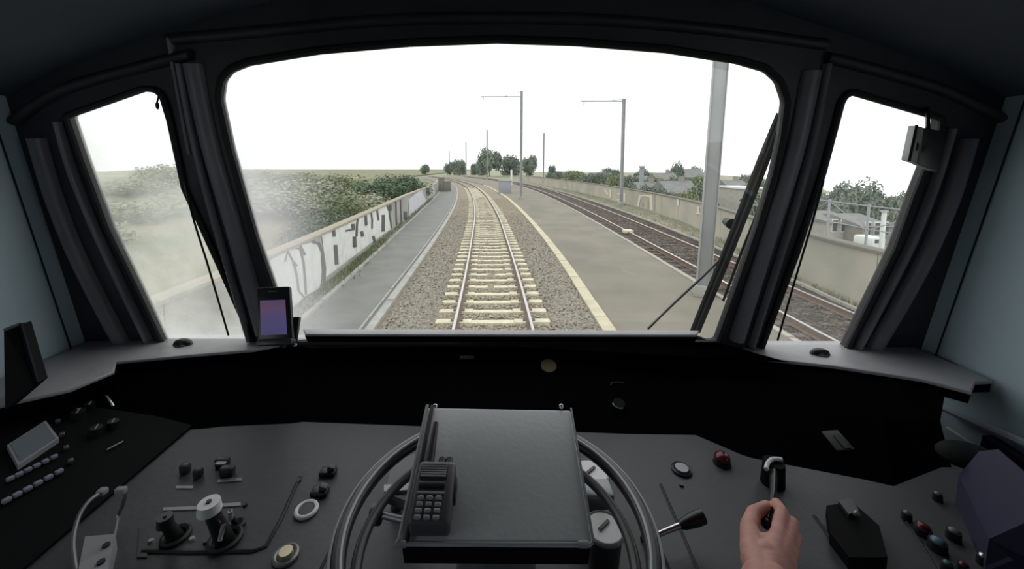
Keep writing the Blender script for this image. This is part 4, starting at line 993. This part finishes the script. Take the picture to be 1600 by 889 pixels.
MB().box(pc - pn * .022 - pv * ph * .3, (pw * 1.15, ph * .45, .012), PR, bev=.003).build('back_plate', 'plastic_black', hd)
MB().box(pc - pv * ph * .53 - pn * .006, (pw * 1.0, .014, .026), PR, bev=.003).build('cradle_lip', 'plastic_dark', hd)
MB().tube([pc - pn * .028 - pv * ph * .3, pc - pn * .04 - pv * ph * .55, sh(432, 540, ZLL) + Vector((0, .03, .0))], .01, 10).build('stem', 'plastic_black', hd)
c = sh(462, 537) ; MB().ball(at(461, 539, 1.06), .005, 10).build('screw', 'key_grey', hd)

# ================================================================= LEFT CONSOLE
K0, K1, K2 = Vector((-1.34, .95, 2.606)), Vector((-1.34, .30, 2.606)), Vector((-.80, .62, 2.526))
kn = (K1 - K0).cross(K2 - K0).normalized()
if kn.z < 0: kn = -kn
def kp(px, py, h=0): return on_plane(px, py, K0, kn) + kn * h
con = thing('side_console', (-1.05, .62, 1.28), 'black sloping console with radio keypad along the left wall', 'console')
mb = MB(); mb.prism([(XL + .004, .98, 2.606), (XL + .004, .25, 2.606), (-.80, .25, 2.526), (-.80, .98, 2.526)], (0, 0, -.12)); mb.build('body', 'console_black', con, smooth=None)
MB().box((-1.1, .62, 1.85), (.5, .68, 1.14)).build('base', 'plastic_black', con, smooth=None)
dsp = [kp(11, 703), kp(71, 664), kp(92, 692), kp(28, 735)]; dc = sum(dsp, Vector()) / 4
fr = MB().prism([p + kn * .012 for p in dsp], -kn * .012).build('display_frame', 'console_bezel', con, smooth=None, label='pale frame round the small display')
MB().prism([dc + (p - dc) * .86 + kn * .014 for p in dsp], -kn * .004).build('display', 'console_screen', fr, smooth=None)
def keys(a, b, n, s, m='key_light'):
    for i in range(n):
        t_ = i / (n - 1); c = kp(a[0] + (b[0] - a[0]) * t_, a[1] + (b[1] - a[1]) * t_, .006)
        u = (kp(*b) - kp(*a)).normalized(); v = kn.cross(u).normalized()
        MB().box(c, (s, s * .75, .008), Matrix((u, v, kn)).transposed(), bev=.002).build('key', m, con)
keys((16, 752), (84, 718), 6, .0115); keys((10, 786), (92, 741), 6, .0125); keys((90, 662), (110, 724), 4, .012, 'radio_grey')
for px, py, r in ((122, 652, .016), (150, 678, .014), (140, 640, .012), (176, 668, .013)):
    c = kp(px, py); q = MB().cyl(c, c + kn * .018, r, r * .85, 18).build('knob', 'plastic_black', con); MB().box(c + kn * .019, (.002, r * 1.4, .002), Matrix.Rotation(.5, 3, 'Z')).build('pointer', 'key_grey', q)
MB().tube([kp(158, 634, .03), kp(166, 642, .04), kp(176, 652, .03)], .003, 8).build('toggle', 'chrome', con); MB().tube([kp(110, 643, .02), kp(120, 651, .02)], .003, 8).build('toggle', 'chrome', con)
MB().tube([kp(167, 705, .004), kp(192, 692, .004)], .002, 6).build('marker_line', 'key_grey', con)
# cradle with wire hoops and pale socket box
cr_ = thing('handset_cradle', dk(155, 870), 'wire hooped handset cradle with pale box at the left of the desk', 'cradle')
MB().tube(smooth_pts([dk(120, 900, .02), dk(114, 850, .05), dk(122, 810, .07), dk(138, 784, .08), dk(160, 768, .08)], 5), .0035, 8).build('hoop', 'steel_grey', cr_)
MB().tube(smooth_pts([dk(182, 763, .08), dk(195, 770, .07), dk(193, 785, .05), dk(185, 806, .02), dk(178, 840, .01)], 5), .0035, 8).build('hoop', 'steel_grey', cr_)
MB().box(dk(160, 768, .08), (.014, .012, .01), bev=.002).build('clip', 'key_grey', cr_); MB().box(dk(189, 766, .08), (.018, .01, .01), bev=.002).build('clip', 'key_grey', cr_)
MB().prism([dk(133, 838, .03), dk(181, 834, .03), dk(168, 892, .03), dk(122, 892, .03)], (0, 0, -.03)).build('socket_box', 'key_grey', cr_, smooth=None, label='pale grey socket box')
for px, py in ((166, 853), (158, 879)):
    c = dk(px, py, .03); MB().cyl(c, c + Vector((0, 0, .003)), .0055, n=12).build('socket', 'plastic_black', cr_)
# dark device at the far left against the wall
dv = thing('tablet_device', at(30, 640, .8), 'dark device with bluish edge against the left wall', 'device')
q4 = [at(6, 516, .92), at(32, 506, .94), at(58, 598, .90), at(8, 640, .84)]
MB().prism(q4, (-.01, .03, -.005)).build('body', 'console_black', dv, smooth=None); MB().tube([q4[1], q4[2]], .004, 8).build('edge', 'navy_panel', dv, label='blue tinted edge'); MB().tube([q4[0], q4[1]], .004, 8).build('edge', 'steel_grey', dv)
MB().cyl(at(30, 600, .90), on_z(34, 612, ZLL), .014, n=12).build('foot', 'plastic_black', dv)

# ================================================================= CONTROL LEVER held by the driver
def h(px, py, hh): return on_z(px, py, ZD + hh)
lv = thing('brake_lever', dk(1208, 768), 'black control lever with bright curved collar held by the hand', 'lever')
hb = at(1208, 742, .84)
MB().cyl(Vector((hb.x, hb.y, ZD - .02)), hb + Vector((0, 0, .03)), .024, .020, 28).build('pivot', 'console_black', lv)
tc_ = hb + Vector((0, 0, .052)); cc_ = on_z(1208, 731, hb.z + .03)
MB().tube(smooth_pts([on_z(px_, py_, hb.z + .034) for px_, py_ in ((1197, 733), (1199, 725), (1204, 719), (1211, 717), (1222, 718))], 4), .0042, 8).build('collar', 'dial_white', lv, label='bright curved metal collar')
MB().tube([hb + Vector((0, 0, .02)), h(1208, 768, .05), h(1205, 790, .062), h(1199, 812, .062)], .006, 10, rs=[.008, .006, .005, .006]).build('arm', 'plastic_black', lv)
MB().ball(h(1197, 818, .062), .009, 14).build('grip_ball', 'plastic_black', lv)

# ================================================================= HAND
def capsule(bm, pts, rs, n=12):
    for i in range(len(pts) - 1):
        a, b, ra, rb = pts[i], pts[i + 1], rs[i], rs[i + 1]; steps = max(6, int((pts[i + 1] - pts[i]).length / .006))
        for k in range(steps + 1):
            t_ = k / steps; bmesh.ops.create_uvsphere(bm, u_segments=n, v_segments=9, radius=ra + (rb - ra) * t_, matrix=Matrix.Translation(a.lerp(b, t_)))
k = 1.0
def h(px, py, hh): return on_z(px, py, ZD + hh)
bm = bmesh.new()
IDX = [h(1217, 836, .092), h(1222, 800, .088), h(1214, 787, .074), h(1205, 797, .058)]
MID = [h(1229, 846, .088), h(1238, 818, .078), h(1230, 811, .052), h(1213, 822, .046)]
RNG = [h(1233, 860, .082), h(1242, 838, .068), h(1234, 832, .046), h(1216, 842, .040)]
PNK = [h(1231, 876, .072), h(1240, 858, .058), h(1233, 853, .040), h(1218, 860, .036)]
THB = [h(1179, 866, .088), h(1171, 824, .084), h(1178, 802, .078), h(1198, 790, .066)]
WR = h(1198, 912, .090); FA = h(1197, 1030, .110); FB2 = h(1192, 1300, .14)
capsule(bm, IDX, [.0125, .0105, .0092, .0075]); capsule(bm, MID, [.0125, .0108, .0094, .0078]); capsule(bm, RNG, [.012, .0102, .009, .0074]); capsule(bm, PNK, [.011, .009, .008, .0066]); capsule(bm, THB, [.020, .0140, .0118, .0088])
for F_, r0 in ((IDX, .024), (MID, .024), (RNG, .022), (PNK, .020), (THB, .024)): capsule(bm, [WR, F_[0]], [r0, .013 if F_ is not THB else .02])
capsule(bm, [h(1180, 856, .084), h(1200, 851, .086), h(1220, 850, .086)], [.016, .0155, .015])
capsule(bm, [h(1180, 880, .086), h(1200, 872, .088), h(1222, 878, .082)], [.020, .023, .019])
capsule(bm, [WR + Vector((-.008, 0, 0)), FA], [.026, .034]); capsule(bm, [WR + Vector((.008, 0, 0)), FA], [.026, .034]); capsule(bm, [FA, FB2], [.034, .045])
me = bpy.data.meshes.new('tmp_hand'); bm.to_mesh(me); bm.free()
tmp = bpy.data.objects.new('tmp_hand', me); C.objects.link(tmp)
r_ = tmp.modifiers.new('r', 'REMESH'); r_.mode = 'VOXEL'; r_.voxel_size = .0017; r_.use_smooth_shade = True
s_ = tmp.modifiers.new('s', 'SMOOTH'); s_.factor = .5; s_.iterations = 10
bpy.context.view_layer.update()
hm = bpy.data.meshes.new_from_object(tmp.evaluated_get(bpy.context.evaluated_depsgraph_get())); bpy.data.objects.remove(tmp)
hm.materials.clear(); hm.materials.append(M['skin']); hm.polygons.foreach_set('use_smooth', [True] * len(hm.polygons))
hroot = WR.copy(); hm.transform(Matrix.Translation(-hroot)); hm.name = 'person'
pr = bpy.data.objects.new('person', hm); C.objects.link(pr); pr.location = hroot; WLOC[pr.name] = hroot
tag(pr, "driver's bare right hand pinching the black control lever", 'person')
# thumb nail and index nail
def nail(F_, nrm, s):
    p = F_[3].lerp(F_[2], .2); d = (F_[3] - F_[2]).normalized(); nn = (nrm - d * nrm.dot(d)).normalized(); u = d.cross(nn)
    MB().ball(p + nn * s * 1.0, s, 12, (1, .8, .22), Matrix((d, u, nn)).transposed()).build('nail', 'nail', pr)
toc = (E - THB[3]).normalized()
nail(THB, (toc + Vector((-.3, .5, .3))).normalized(), .0070)
# sleeve just below the frame
ca, cb = FA.lerp(FB2, .1), FB2
MB().tube([ca, ca.lerp(cb, .3), ca.lerp(cb, .7), cb], .045, 20, rs=[.042, .046, .052, .058]).build('sleeve', 'sleeve', pr, label='dark sleeve')

# ================================================================= small things around the windows
def strand(pts, r, name, label, cat, off=.03):
    return MB().tube(smooth_pts([fw(px, py, off) for px, py in pts], 5), r, 6).build(name, 'plastic_black', label=label, cat=cat)
strand([(288, 285), (303, 345), (325, 415), (357, 524)], .0028, 'cord', 'thin black blind cord hanging across the smeared side window', 'cord')
strand([(1287, 282), (1270, 345), (1246, 425), (1215, 532)], .0028, 'cord', 'thin black blind cord hanging across the clear side window', 'cord')
strand([(248, 150), (245, 162)], .002, 'clip', 'tiny dark clip at the top of the smeared side window', 'clip')
a = fw(246, 165, .03); MB().ball(a, .008, 10, (.5, .6, 1.3)).build('toggle', 'plastic_black', bpy.data.objects['clip'])
for px, py, zz, lb in ((286, 538, ZLL, 'small black dome vent on the shelf under the smeared side window'), (1281, 553, ZL, 'small black dome vent on the shelf under the clear side window')):
    c = sh(px, py, zz); t = thing('dome_vent', c, lb, 'vent')
    MB().ball(c + Vector((0, 0, .0)), .030, 18, (1, .6, .65)).build('dome', 'plastic_black', t); MB().torus(c + Vector((0, 0, .002)), .020, .003, N=28, n=6).build('rim', 'plastic_dark', t)
# camera box hanging in the right window's top corner
bx = thing('camera_box', at(1452, 190, .98), 'small black camera box with pale edge hanging in the right window corner', 'camera')
cq = [at(1442, 199, .97), at(1480, 206, .93), at(1466, 270, .92), at(1433, 256, .96)]
fq = [at(1432, 196, .985), at(1443, 199, .97), at(1433, 256, .96), at(1420, 252, .975)]
cnn = Vector((.35, .9, .1)).normalized()
def bprism(P_, off, bev):
    q_ = MB().prism(P_, off); bmesh.ops.recalc_face_normals(q_.bm, faces=q_.bm.faces); bmesh.ops.bevel(q_.bm, geom=list(q_.bm.edges), offset=bev, segments=2, affect='EDGES', profile=.5); return q_
bprism(cq, cnn * .04, .004).build('housing', 'plastic_dark', bx)
fp_ = bprism(fq, cnn * .035, .002).build('front_plate', 'key_grey', bx, label='pale front plate')
MB().tube([fq[0], fq[3]], .003, 8).build('frame', 'plastic_black', bx)
m0 = at(1433, 229, .960); MB().ball(m0, .006, 12, (.6, .5, 1.9)).build('lens', 'plastic_black', fp_)
MB().tube([at(1450, 201, .965), at(1450, 190, .97), fw(1449, 170, .0)], .0045, 8).build('hanger', 'plastic_black', bx)
# wipers outside the windscreen
def wiper(pts, r, label, off=-.09, blade=None):
    P = smooth_pts([fw(px, py, off) for px, py in pts], 5); t = thing('windscreen_wiper', P[-1], label, 'wiper')
    MB().tube(P, r, 8, flat=.6).build('arm', 'plastic_black', t)
    if blade:
        Q = smooth_pts([fw(px, py, off + .012) for px, py in blade], 5); MB().tube(Q, r * .75, 8, flat=.6).build('blade', 'rubber', t)
        m_ = Q[len(Q) // 2]; MB().cyl(m_, P[len(P) // 2], .006, n=8).build('joint', 'steel_grey', t)
    return t
wiper([(1220, 178), (1190, 250), (1162, 322), (1132, 400), (1108, 458), (1084, 518)], .014, 'thick black wiper arm nearest the windscreen middle', blade=[(1223, 182), (1198, 250), (1170, 322), (1139, 400), (1113, 462), (1090, 518)])
wiper([(1012, 514), (1055, 472), (1098, 432), (1132, 398)], .0065, 'thin black wiper arm crossing low over the platform', off=-.11)
wiper([(1223, 215), (1205, 262), (1184, 330), (1162, 385), (1130, 470)], .005, 'slender rear wiper arm beside the pillar', off=-.13)
c = fw(1143, 350, -.10); MB().cyl(c, c + NN * -.03, .018, .014, 12).build('wiper_joint', 'plastic_black', bpy.data.objects['windscreen_wiper'])
